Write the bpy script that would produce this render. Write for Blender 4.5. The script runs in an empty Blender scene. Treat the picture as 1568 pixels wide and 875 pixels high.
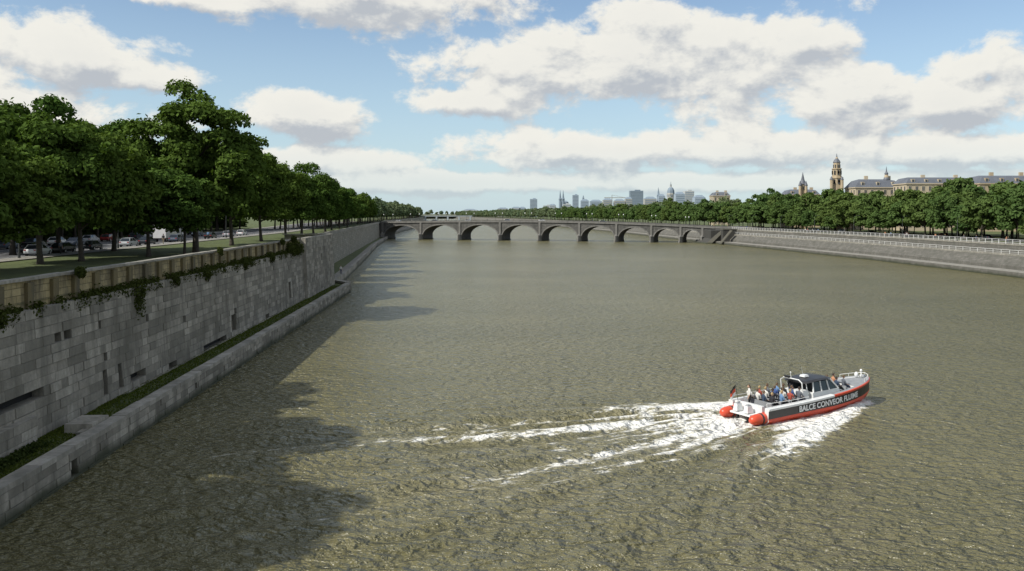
import bpy, math, random
import numpy as np
from mathutils import Vector, Matrix
random.seed(7); rng=np.random.default_rng(7)
sc=bpy.context.scene
sc.view_settings.view_transform='Standard'; sc.view_settings.look='None'; sc.view_settings.exposure=0
COL=sc.collection
def PX(x,Y): return (x-784)/1306.0*Y
def ZY(y,Y): return 15-(y-328)*Y/1306.0

# ------------------------------------------------------------ materials
def newmat(name):
    m=bpy.data.materials.new(name); m.use_nodes=True
    nt=m.node_tree; b=nt.nodes['Principled BSDF']; return m,nt,b
def mathn(nt,op,a,b=None,c=None,clamp=False):
    n=nt.nodes.new('ShaderNodeMath'); n.operation=op; n.use_clamp=clamp
    for i,v in enumerate((a,b,c)):
        if v is None: continue
        if isinstance(v,(int,float)): n.inputs[i].default_value=v
        else: nt.links.new(v,n.inputs[i])
    return n.outputs[0]
def mixc(nt,f,a,b,mode='MIX'):
    n=nt.nodes.new('ShaderNodeMix'); n.data_type='RGBA'; n.blend_type=mode
    for s,v in ((n.inputs[0],f),(n.inputs[6],a),(n.inputs[7],b)):
        if isinstance(v,(int,float)): s.default_value=v
        elif isinstance(v,tuple): s.default_value=(v[0],v[1],v[2],1)
        else: nt.links.new(v,s)
    return n.outputs[2]
def noise(nt,vec,scale,detail=4,rough=.55,dist=0):
    n=nt.nodes.new('ShaderNodeTexNoise'); n.inputs['Scale'].default_value=scale
    n.inputs['Detail'].default_value=detail; n.inputs['Roughness'].default_value=rough
    n.inputs['Distortion'].default_value=dist
    if vec is not None: nt.links.new(vec,n.inputs['Vector'])
    return n.outputs[0]
def maprange(nt,v,a,b,c=0,d=1,smooth=False):
    n=nt.nodes.new('ShaderNodeMapRange'); n.clamp=True
    if smooth: n.interpolation_type='SMOOTHSTEP'
    nt.links.new(v,n.inputs[0])
    for i,x in enumerate((a,b,c,d)): n.inputs[i+1].default_value=x
    return n.outputs[0]
def scalev(nt,vec,s,rot=0):
    n=nt.nodes.new('ShaderNodeMapping'); n.inputs['Scale'].default_value=s; n.inputs['Rotation'].default_value=(0,0,rot)
    nt.links.new(vec,n.inputs['Vector']); return n.outputs[0]
def bump(nt,b,h,strength,dist):
    n=nt.nodes.new('ShaderNodeBump'); n.inputs['Distance'].default_value=dist
    if isinstance(strength,(int,float)): n.inputs['Strength'].default_value=strength
    else: nt.links.new(strength,n.inputs['Strength'])
    nt.links.new(h,n.inputs['Height']); nt.links.new(n.outputs[0],b.inputs['Normal']); return n
def geo(nt): return nt.nodes.new('ShaderNodeNewGeometry').outputs['Position']
def setc(nt,b,c):
    if isinstance(c,tuple): b.inputs['Base Color'].default_value=(c[0],c[1],c[2],1)
    else: nt.links.new(c,b.inputs['Base Color'])
def plain(name,col,rough=.6,var=.15,scale=3.0,metal=0,bmp=0):
    m,nt,b=newmat(name)
    p=nt.nodes.new('ShaderNodeTexCoord').outputs['Object']
    n=noise(nt,p,scale,3)
    f=maprange(nt,n,.3,.7,0,1)
    c=mixc(nt,f,tuple(x*(1-var) for x in col),tuple(min(1,x*(1+var)) for x in col))
    setc(nt,b,c); b.inputs['Roughness'].default_value=rough; b.inputs['Metallic'].default_value=metal
    if bmp: bump(nt,b,noise(nt,p,scale*4,3),.6,bmp)
    return m
def stone(name,c1,c2,stain=(.10,.095,.075),brick=None,wet=True,sc1=.5,st=.6):
    m,nt,b=newmat(name); p=geo(nt)
    at=nt.nodes.new('ShaderNodeAttribute'); at.attribute_name='tint'
    c=mixc(nt,at.outputs['Fac'],c1,c2)
    if brick:
        uv=nt.nodes.new('ShaderNodeUVMap').outputs[0]
        br=nt.nodes.new('ShaderNodeTexBrick'); nt.links.new(uv,br.inputs['Vector'])
        br.inputs['Scale'].default_value=1; br.inputs['Brick Width'].default_value=brick[0]; br.inputs['Row Height'].default_value=brick[1]
        br.inputs['Mortar Size'].default_value=brick[2]; br.inputs['Mortar Smooth'].default_value=.3
        br.inputs['Color1'].default_value=(*c1,1); br.inputs['Color2'].default_value=(*c2,1)
        br.inputs['Mortar'].default_value=(c1[0]*.45,c1[1]*.45,c1[2]*.42,1)
        c=br.outputs['Color']
    n1=noise(nt,p,sc1,4,.62); n2=noise(nt,p,4,3,.65)
    c=mixc(nt,maprange(nt,n2,.3,.75,0,.45),c,tuple(x*.55 for x in c1))
    sv=noise(nt,scalev(nt,p,(.9,.9,.14)),1.0,4,.6)
    c=mixc(nt,maprange(nt,sv,.46,.68,0,st),c,stain)
    c=mixc(nt,maprange(nt,n1,.45,.70,0,st*.85),c,stain)
    if wet:
        sx=nt.nodes.new('ShaderNodeSeparateXYZ'); nt.links.new(p,sx.inputs[0])
        z=mathn(nt,'ADD',sx.outputs[2],mathn(nt,'MULTIPLY',n1,-.9))
        c=mixc(nt,maprange(nt,z,-.35,.4,.92,0,True),c,(.03,.036,.016))
    setc(nt,b,c); b.inputs['Roughness'].default_value=.9
    h=noise(nt,p,7,3,.7)
    if brick:
        h=mathn(nt,'SUBTRACT',h,mathn(nt,'MULTIPLY',br.outputs['Fac'],1.0))
    bump(nt,b,h,.8,.04)
    return m
def leafmat(name,d,l,trans=.3):
    m=bpy.data.materials.new(name); m.use_nodes=True; nt=m.node_tree; nt.nodes.remove(nt.nodes['Principled BSDF'])
    at=nt.nodes.new('ShaderNodeAttribute'); at.attribute_name='tint'
    oi=nt.nodes.new('ShaderNodeObjectInfo')
    c=mixc(nt,at.outputs['Fac'],d,l)
    c=mixc(nt,mathn(nt,'MULTIPLY',oi.outputs['Random'],.5),c,(l[0]*1.05,l[1]*.86,l[2]*.7))
    b=nt.nodes.new('ShaderNodeBsdfDiffuse'); nt.links.new(c,b.inputs[0])
    t=nt.nodes.new('ShaderNodeBsdfTranslucent')
    c2=mixc(nt,1.0,c,(1.3,1.4,.6),'MULTIPLY'); nt.links.new(c2,t.inputs[0])
    mx=nt.nodes.new('ShaderNodeMixShader'); mx.inputs[0].default_value=trans
    nt.links.new(b.outputs[0],mx.inputs[1]); nt.links.new(t.outputs[0],mx.inputs[2])
    nt.links.new(mx.outputs[0],nt.nodes['Material Output'].inputs[0])
    return m

M_leaf=leafmat('leaf',(.028,.062,.013),(.100,.165,.040),.20)
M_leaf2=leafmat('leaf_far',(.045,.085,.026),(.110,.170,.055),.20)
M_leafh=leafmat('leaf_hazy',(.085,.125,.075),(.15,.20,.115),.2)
M_ivy=leafmat('ivy_leaf',(.018,.032,.010),(.06,.08,.025),.2)
M_tuft=leafmat('grass_blade',(.04,.065,.015),(.11,.14,.03),.2)
M_bark=plain('bark',(.06,.05,.04),.9,.3,3,0,.03)
M_ashlar=stone('ashlar',(.20,.187,.155),(.44,.41,.35),(.11,.103,.083),sc1=.28,st=.75)
M_yellow=stone('yellow_stone',(.32,.26,.13),(.46,.38,.21),(.085,.075,.05),brick=(1.1,.45,.02),wet=False,st=.9)
M_cope=stone('coping_stone',(.27,.255,.22),(.43,.405,.355),(.13,.125,.10),sc1=.6,st=.6)
M_quaystone=stone('quay_stone',(.25,.235,.19),(.40,.38,.32),(.12,.11,.09),brick=(1.6,.6,.02),st=.6)
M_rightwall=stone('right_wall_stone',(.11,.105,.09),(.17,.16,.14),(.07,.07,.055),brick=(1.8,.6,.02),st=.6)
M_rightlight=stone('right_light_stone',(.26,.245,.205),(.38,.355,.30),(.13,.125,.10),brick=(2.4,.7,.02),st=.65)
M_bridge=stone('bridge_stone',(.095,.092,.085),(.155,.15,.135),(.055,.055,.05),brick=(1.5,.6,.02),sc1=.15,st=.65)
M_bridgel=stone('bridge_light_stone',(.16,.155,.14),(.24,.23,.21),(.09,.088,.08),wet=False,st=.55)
M_pave=stone('paving',(.25,.24,.21),(.34,.32,.28),(.15,.145,.125),brick=(1.0,.6,.01),wet=False,st=.5)
M_dark=plain('opening_shade',(.012,.012,.012),.9)  # near-black colour painting the shade at the back of wall openings
M_asph=plain('asphalt',(.07,.07,.073),.9,.2,.6,0,.004)
M_kerb=plain('kerb',(.35,.34,.32),.85,.15,1)
M_white=plain('white_paint',(.75,.75,.73),.5,.06,1)
M_metalw=plain('white_railing',(.60,.60,.58),.45,.08,2)
M_iron=plain('dark_iron',(.05,.055,.055),.5,.2,3)
def grassmat(name,a,bb):
    m,nt,b=newmat(name); p=geo(nt)
    n=noise(nt,p,.25,4,.65); n2=noise(nt,p,5,3,.7)
    c=mixc(nt,maprange(nt,n,.35,.65),a,bb); c=mixc(nt,maprange(nt,n2,.35,.7,0,.6),c,(.10,.09,.045))
    setc(nt,b,c); b.inputs['Roughness'].default_value=.95; bump(nt,b,n2,.9,.08); return m
M_grass=grassmat('grass',(.045,.072,.016),(.08,.112,.026))
M_land=grassmat('land',(.06,.08,.035),(.10,.11,.06))

# ------------------------------------------------------------ mesh builder
class MB:
    def __init__(s): s.v=[];s.f=[];s.m=[];s.t=[];s.uv=[]
    def quad(s,pts,m=0,t=None,uv=None):
        i=len(s.v); s.v+= [tuple(p) for p in pts]; s.f.append(tuple(range(i,i+len(pts)))); s.m.append(m)
        s.t.append(random.random() if t is None else t); s.uv.append(uv)
    def face(s,idx,m=0,t=.5): s.f.append(tuple(idx)); s.m.append(m); s.t.append(t); s.uv.append(None)
    def box(s,c,d,m=0,rz=0,t=None,taper=1.0):
        if t is None: t=random.random()
        cx,cy,cz=c; hx,hy,hz=d[0]/2,d[1]/2,d[2]/2; co,si=math.cos(rz),math.sin(rz)
        i=len(s.v)
        for z in (-1,1):
            k=taper if z>0 else 1
            for x,y in ((-1,-1),(1,-1),(1,1),(-1,1)):
                X=x*hx*k; Y=y*hy*k; s.v.append((cx+X*co-Y*si,cy+X*si+Y*co,cz+z*hz))
        for q in ((0,3,2,1),(4,5,6,7),(0,1,5,4),(1,2,6,5),(2,3,7,6),(3,0,4,7)): s.face([i+k for k in q],m,t)
    def tube(s,pts,rad,m=0,n=8,cap=True,t=.5,sq=1.0):
        pts=[Vector(p) for p in pts]; rings=[]
        for k,p in enumerate(pts):
            d=(pts[min(k+1,len(pts)-1)]-pts[max(k-1,0)]).normalized()
            a=Vector((0,0,1)) if abs(d.z)<.9 else Vector((1,0,0))
            u=d.cross(a).normalized(); w=d.cross(u).normalized()
            r=rad[k] if hasattr(rad,'__len__') else rad
            i=len(s.v)
            for j in range(n):
                an=2*math.pi*j/n; q=p+u*math.cos(an)*r+w*math.sin(an)*r*sq; s.v.append(tuple(q))
            rings.append(i)
        for a,b in zip(rings,rings[1:]):
            for j in range(n): s.face((a+j,a+(j+1)%n,b+(j+1)%n,b+j),m,t)
        if cap:
            s.face([rings[0]+j for j in range(n)][::-1],m,t); s.face([rings[-1]+j for j in range(n)],m,t)
    def ell(s,c,r,m=0,nu=10,nv=7,fn=None,t=.5):
        i0=len(s.v)
        for a in range(nv+1):
            th=math.pi*a/nv
            for b in range(nu):
                ph=2*math.pi*b/nu; p=(math.sin(th)*math.cos(ph),math.sin(th)*math.sin(ph),math.cos(th))
                if fn: p=fn(p)
                s.v.append((c[0]+p[0]*r[0],c[1]+p[1]*r[1],c[2]+p[2]*r[2]))
        for a in range(nv):
            for b in range(nu):
                s.face((i0+a*nu+b,i0+(a+1)*nu+b,i0+(a+1)*nu+(b+1)%nu,i0+a*nu+(b+1)%nu),m,t)
    def loft(s,rings,m,closed=False,t=.5):
        idx=[]
        for r in rings:
            idx.append(len(s.v)); s.v+=[tuple(p) for p in r]
        n=len(rings[0])
        for k,(a,b) in enumerate(zip(idx,idx[1:])):
            for j in range(n if closed else n-1):
                mm=m(k,j) if callable(m) else (m[j] if hasattr(m,'__len__') else m)
                s.face((a+j,a+(j+1)%n,b+(j+1)%n,b+j),mm,t)
        return idx
    def mesh(s,name,mats,smooth=False):
        me=bpy.data.meshes.new(name); me.from_pydata(s.v,[],s.f)
        for m in mats: me.materials.append(m)
        me.polygons.foreach_set('material_index',s.m)
        a=me.attributes.new('tint','FLOAT','FACE'); a.data.foreach_set('value',s.t)
        if any(u is not None for u in s.uv):
            ul=me.uv_layers.new(name='UVMap'); arr=np.zeros((len(me.loops),2)); k=0
            for f,u in zip(s.f,s.uv):
                if u is not None: arr[k:k+len(f)]=u
                k+=len(f)
            ul.data.foreach_set('uv',arr.ravel())
        if smooth: me.polygons.foreach_set('use_smooth',[True]*len(s.f))
        me.update(); return me
    def obj(s,name,mats,smooth=False,parent=None,loc=None,rz=0):
        o=bpy.data.objects.new(name,s.mesh(name,mats,smooth)); COL.objects.link(o)
        if parent: o.parent=parent
        if loc: o.location=loc
        o.rotation_euler[2]=rz
        return o
def empty(name,loc=(0,0,0),rz=0):
    o=bpy.data.objects.new(name,None); COL.objects.link(o); o.location=loc; o.rotation_euler[2]=rz; return o
def inst(name,me,loc,rz=0,s=(1,1,1),parent=None):
    o=bpy.data.objects.new(name,me); COL.objects.link(o); o.location=loc; o.rotation_euler[2]=rz; o.scale=s
    if parent: o.parent=parent
    return o

def offset(P,d):
    out=[]
    for i,p in enumerate(P):
        a=P[max(i-1,0)]; b=P[min(i+1,len(P)-1)]
        dx,dy=b[0]-a[0],b[1]-a[1]; L=math.hypot(dx,dy); out.append((p[0]+dy/L*d,p[1]-dx/L*d))
    return out
def densify(P,step):
    out=[P[0]]
    for a,b in zip(P,P[1:]):
        n=max(1,int(math.hypot(b[0]-a[0],b[1]-a[1])/step))
        for k in range(1,n+1): out.append((a[0]+(b[0]-a[0])*k/n,a[1]+(b[1]-a[1])*k/n))
    return out
def ribbon(mb,P,o1,z1,o2,z2,m):
    A=offset(P,o1);B=offset(P,o2); s=0; w=math.hypot(o2-o1,z2-z1)
    for i in range(len(P)-1):
        L=math.hypot(P[i+1][0]-P[i][0],P[i+1][1]-P[i][1])
        mb.quad([(*A[i],z1),(*A[i+1],z1),(*B[i+1],z2),(*B[i],z2)],m,None,[(s,0),(s+L,0),(s+L,w),(s,w)]); s+=L
def section(mb,P,prof,mats):
    for (a,b),m in zip(zip(prof,prof[1:]),mats): ribbon(mb,P,a[0],a[1],b[0],b[1],m)

# ------------------------------------------------------------ layout lines
def wx(Y): return -25.8-.054*Y
def qx(Y): return -22.2-.054*Y
W2=[(-42.3,168),(-49,230),(-65,378),(-78,500),(-92,620),(-125,1200),(-200,1930),(-300,2700)]
Q2=[(-36.2,171),(-37.6,192),(-49.6,292),(-62,392),(-73,500),(-87,620),(-120,1200),(-195,1930),(-295,2700)]
R0=[(128,-120),(125,0),(122,120),(119,198),(117,280),(111,350),(104,417),(97,500),(85,700),(55,1000),(-10,1500),(-110,2200),(-190,2750)]
GL=9.6; GR=7.2

# ------------------------------------------------------------ water
BD=Vector((.856,.518)).normalized(); BR=Vector((BD.y,-BD.x)); BS=Vector((17.2,62.0))
def vnoise(x,y,seed=0):
    r=np.random.default_rng(seed).random((256,256))
    xi=np.floor(x).astype(int);yi=np.floor(y).astype(int);fx=x-xi;fy=y-yi
    fx=fx*fx*(3-2*fx);fy=fy*fy*(3-2*fy); g=lambda a,b:r[a%256,b%256]
    return (g(xi,yi)*(1-fx)+g(xi+1,yi)*fx)*(1-fy)+(g(xi,yi+1)*(1-fx)+g(xi+1,yi+1)*fx)*fy
def build_water():
    x0,x1,y0,y1=-22,46,27,92; st=.14
    nx=int((x1-x0)/st)+1; ny=int((y1-y0)/st)+1
    xs=np.linspace(x0,x1,nx); ys=np.linspace(y0,y1,ny); X,Y=np.meshgrid(xs,ys)
    rx,ry=X-BS.x,Y-BS.y
    a=-(rx*BD.x+ry*BD.y)
    b=rx*BR.x+ry*BR.y
    nz=vnoise(X*.25,Y*.25,1)-.5; nz2=vnoise(a*.18+40,b*.9+40,2)-.5; nz3=vnoise(a*.07+70,b*.35+70,3)-.5
    ab=np.abs(b)
    arm=(a+13)*.36+.3
    L=np.clip((a+14)/4,0,1)
    decay=np.exp(-np.clip(a,0,None)/30.)
    ratio=b/(np.clip(a,-10,None)+16)
    env=np.exp(-(ratio/.45)**4)*np.clip((a+2)/6,0,1)
    ph=ratio*80+nz*6+nz2*3
    h=.13*np.cos(ph)*env*np.exp(-np.clip(a,0,None)/60.)*(.3+1.2*(vnoise(a*.12+9,b*.3+9,4)))
    h+=.09*np.cos(ratio*37+nz*4+1)*env*np.exp(-np.clip(a,0,None)/50.)
    h+=.30*np.exp(-((ab-arm)/(.5+.05*np.clip(a+13,0,None)))**2)*L*np.exp(-np.clip(a+6,0,None)/24.)*(.7+nz2)
    h+=.06*np.cos((a*1.0)+nz*3)*np.exp(-(b/5)**2)*np.clip(a/5,0,1)*decay
    h+=.08*nz2*2*env
    e=np.minimum.reduce([X-x0,x1-X,Y-y0,y1-Y]); h*=np.clip(e/6,0,1)
    f=np.zeros_like(X)
    c=np.clip(a,0,None)
    wid=1.7+.20*c
    f=np.maximum(f,(.92*np.exp(-c/8)+.12*np.exp(-c/25))*np.exp(-(b/wid)**2)*np.clip((a+.8)/1.,0,1))
    for off,amp,len_,wd in ((-.24,1.0,27,.75),(-.13,.74,20,.55),(-.04,.66,24,.5),(.07,.88,25,.65),(.17,.82,22,.5),(.27,.6,18,.4),(-.36,.66,26,.5)):
        cen=off*(c+7)+nz2*.9+nz3*.09*c
        f=np.maximum(f,amp*np.exp(-((b-cen)/(wd+.026*c))**2)*np.clip((a+1)/2,0,1)*np.exp(-(c/len_)**1.3))
    inside=np.clip((arm-ab+.5)/.9,0,1)*np.clip((a+13.6)/1.,0,1)
    f=np.maximum(f,1.0*np.exp(-((ab-arm)/(.75+.07*np.clip(a+13,0,None)))**2)*np.clip((a+13.5)/1.,0,1)*np.exp(-np.clip(a+0,0,None)/7))
    f=np.maximum(f,.74*inside*np.exp(-np.clip(a+1.5,0,None)/4.)*np.clip((ab-1.2)/.5,0,1))
    f*=np.clip(e/4,0,1)
    h+=f*.14*(vnoise(X*2.2,Y*2.2,5))
    nv=nx*ny
    co=np.stack([X,Y,h],-1).reshape(-1,3)
    I=np.arange(nv).reshape(ny,nx)
    q=np.stack([I[:-1,:-1],I[:-1,1:],I[1:,1:],I[1:,:-1]],-1).reshape(-1,4)
    gx=[-30000,x0,x1,30000]; gy=[-30000,y0,y1,30000]
    fv=[];fq=[]
    for i in range(3):
        for j in range(3):
            if i==1 and j==1: continue
            k=nv+len(fv); fv+= [(gx[i],gy[j],0),(gx[i+1],gy[j],0),(gx[i+1],gy[j+1],0),(gx[i],gy[j+1],0)]; fq.append((k,k+1,k+2,k+3))
    co=np.vstack([co,np.array(fv)]); q=np.vstack([q,np.array(fq)])
    me=bpy.data.meshes.new('water'); me.vertices.add(len(co)); me.vertices.foreach_set('co',co.ravel())
    me.loops.add(q.size); me.loops.foreach_set('vertex_index',q.ravel().astype(np.int32))
    me.polygons.add(len(q)); me.polygons.foreach_set('loop_start',np.arange(0,q.size,4,dtype=np.int32))
    me.update(calc_edges=True); me.polygons.foreach_set('use_smooth',[True]*len(q))
    at=me.attributes.new('foam','FLOAT','POINT'); at.data.foreach_set('value',np.concatenate([f.ravel(),np.zeros(len(fv))]))
    m,nt,bs=newmat('river_water'); p=geo(nt)
    big=noise(nt,scalev(nt,p,(.6,1,1)),.02,2,.6); med=noise(nt,scalev(nt,p,(.5,1,1)),.12,3,.6)
    c=mixc(nt,maprange(nt,big,.35,.65),(.125,.115,.054),(.160,.145,.072))
    c=mixc(nt,maprange(nt,med,.35,.7,0,.6),c,(.108,.102,.048))
    fo=nt.nodes.new('ShaderNodeAttribute'); fo.attribute_name='foam'
    ang=math.atan2(BD.y,BD.x)
    vr=nt.nodes.new('ShaderNodeVectorRotate'); vr.rotation_type='Z_AXIS'; vr.inputs['Angle'].default_value=-ang; nt.links.new(p,vr.inputs['Vector'])
    fn=noise(nt,scalev(nt,vr.outputs[0],(.45,1.5,1)),1.4,5,.72)
    fm=mathn(nt,'SUBTRACT',mathn(nt,'ADD',fo.outputs['Fac'],mathn(nt,'MULTIPLY',fn,1.7)),1.25)
    fmask=maprange(nt,fm,0,.22,0,1)
    fmask=mathn(nt,'MULTIPLY',fmask,maprange(nt,fo.outputs['Fac'],.02,.2,0,1))
    c=mixc(nt,maprange(nt,fo.outputs['Fac'],.05,.6,0,.55),c,(.32,.29,.18))
    c=mixc(nt,fmask,c,(.80,.79,.74))
    setc(nt,bs,c); bs.inputs['IOR'].default_value=1.33
    nt.links.new(mathn(nt,'ADD',mathn(nt,'MULTIPLY',fmask,.5),.24),bs.inputs['Roughness'])
    w0=noise(nt,scalev(nt,p,(.7,1.0,1),-.1),.40,1,.5,.2)
    w1=noise(nt,scalev(nt,p,(.70,1.0,1),.22),1.35,1,.6,.5)
    w2=noise(nt,scalev(nt,p,(.75,1.0,1),-.3),3.4,2,.65,.3)
    gust=maprange(nt,noise(nt,scalev(nt,p,(.5,1,1)),.035,2,.5),.3,.7,.7,1.0)
    hh=mathn(nt,'ADD',mathn(nt,'ADD',w1,mathn(nt,'MULTIPLY',w2,.50)),mathn(nt,'MULTIPLY',w0,.5))
    bump(nt,bs,hh,gust,1.25)
    me.materials.append(m); o=bpy.data.objects.new('water',me); COL.objects.link(o)
build_water()

# ------------------------------------------------------------ land
def build_land():
    mb=MB()
    le=[(wx(-120)-.9,-120),(wx(165)-.9,165),(-42.9,168.2)]+[(x-.6,y) for x,y in W2[1:]]
    for a,b in zip(le,le[1:]): mb.quad([(a[0],a[1],GL),(b[0],b[1],GL),(-28000,b[1],GL),(-28000,a[1],GL)],0)
    re=offset(R0,12.9)
    for a,b in zip(re,re[1:]): mb.quad([(a[0],a[1],GR),(28000,a[1],GR),(28000,b[1],GR),(b[0],b[1],GR)],0)
    mb.quad([(-28000,2700,GL-.01),(28000,2700,GL-.01),(28000,28000,GL),(-28000,28000,GL)],1)
    mb.quad([(-400,2699,-1),(0,2749,-1),(0,2749,GL),(-400,2699,GL)],1)
    mb.obj('ground',[M_grass,M_land])
build_land()

def blocks(mb,P,s0,s1,z0,course,nrow,lmin,lmax,opens=(),m=0,cham=.025,mdark=1):
    for r in range(nrow):
        za=z0+r*course; zb=za+course; s=s0-random.random()*lmin
        segs=[]
        while s<s1:
            L=random.uniform(lmin,lmax); segs.append((max(s,s0),min(s+L,s1))); s+=L
        for o in opens:
            if o[2]<=r<=o[3]:
                new=[]
                for a,b in segs:
                    if b<=o[0] or a>=o[1]: new.append((a,b))
                    else:
                        if a<o[0]-.05: new.append((a,o[0]))
                        if b>o[1]+.05: new.append((o[1],b))
                segs=new
        for a,b in segs:
            if b-a<.03: continue
            pr=random.uniform(.005,.06) if random.random()<.85 else random.uniform(.06,.11)
            t=random.random()**1.1
            c=min(cham,(b-a)*.3)
            o=[P(a,za,0),P(b,za,0),P(b,zb,0),P(a,zb,0)]
            i=[P(a+c,za+c,pr),P(b-c,za+c,pr),P(b-c,zb-c,pr),P(a+c,zb-c,pr)]
            mb.quad(i,m,t)
            for k in range(4): mb.quad([o[k],o[(k+1)%4],i[(k+1)%4],i[k]],m,t*.3)
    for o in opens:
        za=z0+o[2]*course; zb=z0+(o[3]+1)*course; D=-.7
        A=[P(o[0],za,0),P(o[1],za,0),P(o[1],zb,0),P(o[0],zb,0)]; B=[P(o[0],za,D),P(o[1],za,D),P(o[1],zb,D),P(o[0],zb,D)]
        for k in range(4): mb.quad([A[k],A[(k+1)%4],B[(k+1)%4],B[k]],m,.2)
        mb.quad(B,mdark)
root=empty('stone_embankment_wall')
def Pw(s,z,off): return (wx(s)-(z-1.4)*.06+off,s,z)
mb=MB()
op=[(54.2,55.1,9,9),(55.5,56.4,9,9),(46.5,52.4,4,4),(60.9,61.6,1,3),(61.2,61.8,5,5),(63.6,64.2,1,3),(65.6,68.8,1,1),(94.2,96.0,1,3),(95.5,96.3,4,4),(84,92,0,0),(125,126.4,2,5),(74,76,0,0),(110,112,0,0),(69.5,70.1,8,8),(60.6,61.1,9,9),(78.5,79,6,6)]
blocks(mb,Pw,18,137,1.4,.6,13,1.0,2.7,op)
def Pb(s,z,off): return (wx(s)-(z-1.4)*.045+off+.45,s,z)
blocks(mb,Pb,137,165,1.4,.6,16,1.0,2.6,[(151,151.6,9,10),(143,143.6,4,5)])
a=Pb(137,1.4,0);b=Pb(137,11,0)
mb.quad([a,(a[0]-1.5,137,1.4),(b[0]-1.5,137,11),b],0)
def Pe(s,z,off): return (-35.+.45-(z-1.4)*.045-s+.0,165+off,z)
blocks(mb,Pe,0,9,1.4,.6,16,1.0,2.6)
mb.obj('ashlar_blocks',[M_ashlar,M_dark],parent=root)
mb=MB()
P1=[(wx(y)-.55,y) for y in (18,60,100,137)]; P1=densify(P1,12)
ribbon(mb,P1,.08,9.2,-.75,9.22,2)
ribbon(mb,P1,-.45,9.2,-.5,10.95,0)
s=19
while s<136:
    x=wx(s)-.55-.36; mb.box((x,s,10.0),(.22,.75,1.62),0,.054); s+=random.choice([3.0,3.2,3.4])
s=18
while s<137:
    L=random.uniform(1.6,2.6); L=min(L,137-s); mb.box((wx(s+L/2)-.55-.62,s+L/2,11.02+random.uniform(-.02,.02)),(.62,L-.02,.18),1,.054,t=random.random()); s+=L
ribbon(mb,P1,-.92,11.0,-.92,9.5,0)
s=137
while s<165:
    L=min(random.uniform(1.8,2.6),165-s); mb.box((wx(s+L/2)-.3,s+L/2,11.1),(.8,L-.02,.2),1,.054,t=random.random()); s+=L
for k in range(4): mb.box((-35.6-1.-k*2.2,164.9,11.1),(2.15,.7,.2),1)
ribbon(mb,[(wx(137)-.7,137),(wx(165)-.7,165)],0,11.0,0,9.5,1)
mb.obj('upper_wall',[M_yellow,M_cope,M_cope],parent=root)
mb=MB()
def Pp(s,z,off): return (wx(s)+.45+off,s,z)
blocks(mb,Pp,18,50.5,1.4,.55,3,1.2,2.6)
mb.quad([(wx(18)+.46,18,3.05),(wx(50.5)+.46,50.5,3.05),(wx(50.5)-.2,50.5,3.05),(wx(18)-.2,18,3.05)],0,.6)
mb.quad([(wx(50.5)+.45,50.5,1.4),(wx(50.5)-.2,50.5,1.4),(wx(50.5)-.2,50.5,3.05),(wx(50.5)+.45,50.5,3.05)],0,.3)
mb.box((-26.9,54,1.7),(1.7,2.4,.6),0,.054); mb.box((-26.0,52.6,1.55),(1.1,1.5,.35),0,.1)
for k in range(26):
    y=66+k*4
    if y<160: mb.box((wx(y)+.16,y,1.44),(.3,3.8,.14),0,.054)
mb.obj('wall_footing',[M_ashlar,M_dark],parent=root)

root=empty('lower_quay')
mb=MB()
def Pq(s,z,off): return (qx(s)-z*.05+off,s,z)
blocks(mb,Pq,15,164.6,-.3,.46,4,.9,2.3,[(48,48.8,1,2),(70,70.6,2,2)])
s=15
while s<164:
    L=min(random.uniform(1.3,2.6),164.6-s)
    mb.box((qx(s+L/2)-.47+random.uniform(-.03,.03),s+L/2,1.68+random.uniform(-.03,.03)),(.9,L-.03,.3),2,.054+random.uniform(-.008,.008),t=random.random()); s+=L
mb.quad([(-31.1,164.6,-.3),(-35.5,171,-.3),(-35.5,171,1.8),(-31.1,164.6,1.8)],0,.5)
mb.box((-33.6,167.6,1.72),(1.0,7.6,.38),2,.60)
Pl=densify([(qx(y),y) for y in (15,60,110,164.6)],8)
ribbon(mb,Pl,-.90,1.35,-1.25,1.35,3)
ribbon(mb,Pl,-1.25,1.35,-4.6,1.4,1)
ribbon(mb,Pl,-.905,1.35,-.905,1.85,0)
mb.quad([(-32.0,164.6,1.35),(-36.4,171,1.35),(-48,171,1.4),(-36,164.6,1.4)],1)
Qd=densify(Q2[:5],14)
section(mb,Qd,[(0,-.4),(-.1,1.6),(-.9,1.62),(-.92,1.2),(-2.6,1.2),(-13,1.25)],[0,2,0,3,1])
Qf=densify(Q2[4:],40)
section(mb,Qf,[(0,-.4),(-.1,1.6),(-9,1.6)],[0,3])
mb.obj('quay_masonry',[M_ashlar,M_grass,M_cope,M_pave],parent=root)
mb=MB(); Wd=densify(W2,25)
section(mb,Wd,[(.2,1.0),(-.2,9.2),(0,9.25),(0,9.6)],[0,1,1])
section(mb,Wd,[(.0,9.6),(-.02,10.3),(-.45,10.3),(-.46,9.5)],[1,1,1])
mb.obj('stone_embankment_wall',[M_quaystone,M_cope])
mb=MB()
for k in range(6): mb.box((-34.2-k*.02,173+k*.45,.2+k*.22),(1.6,.45,.22),0)
mb.obj('quay_steps',[M_cope])

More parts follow.
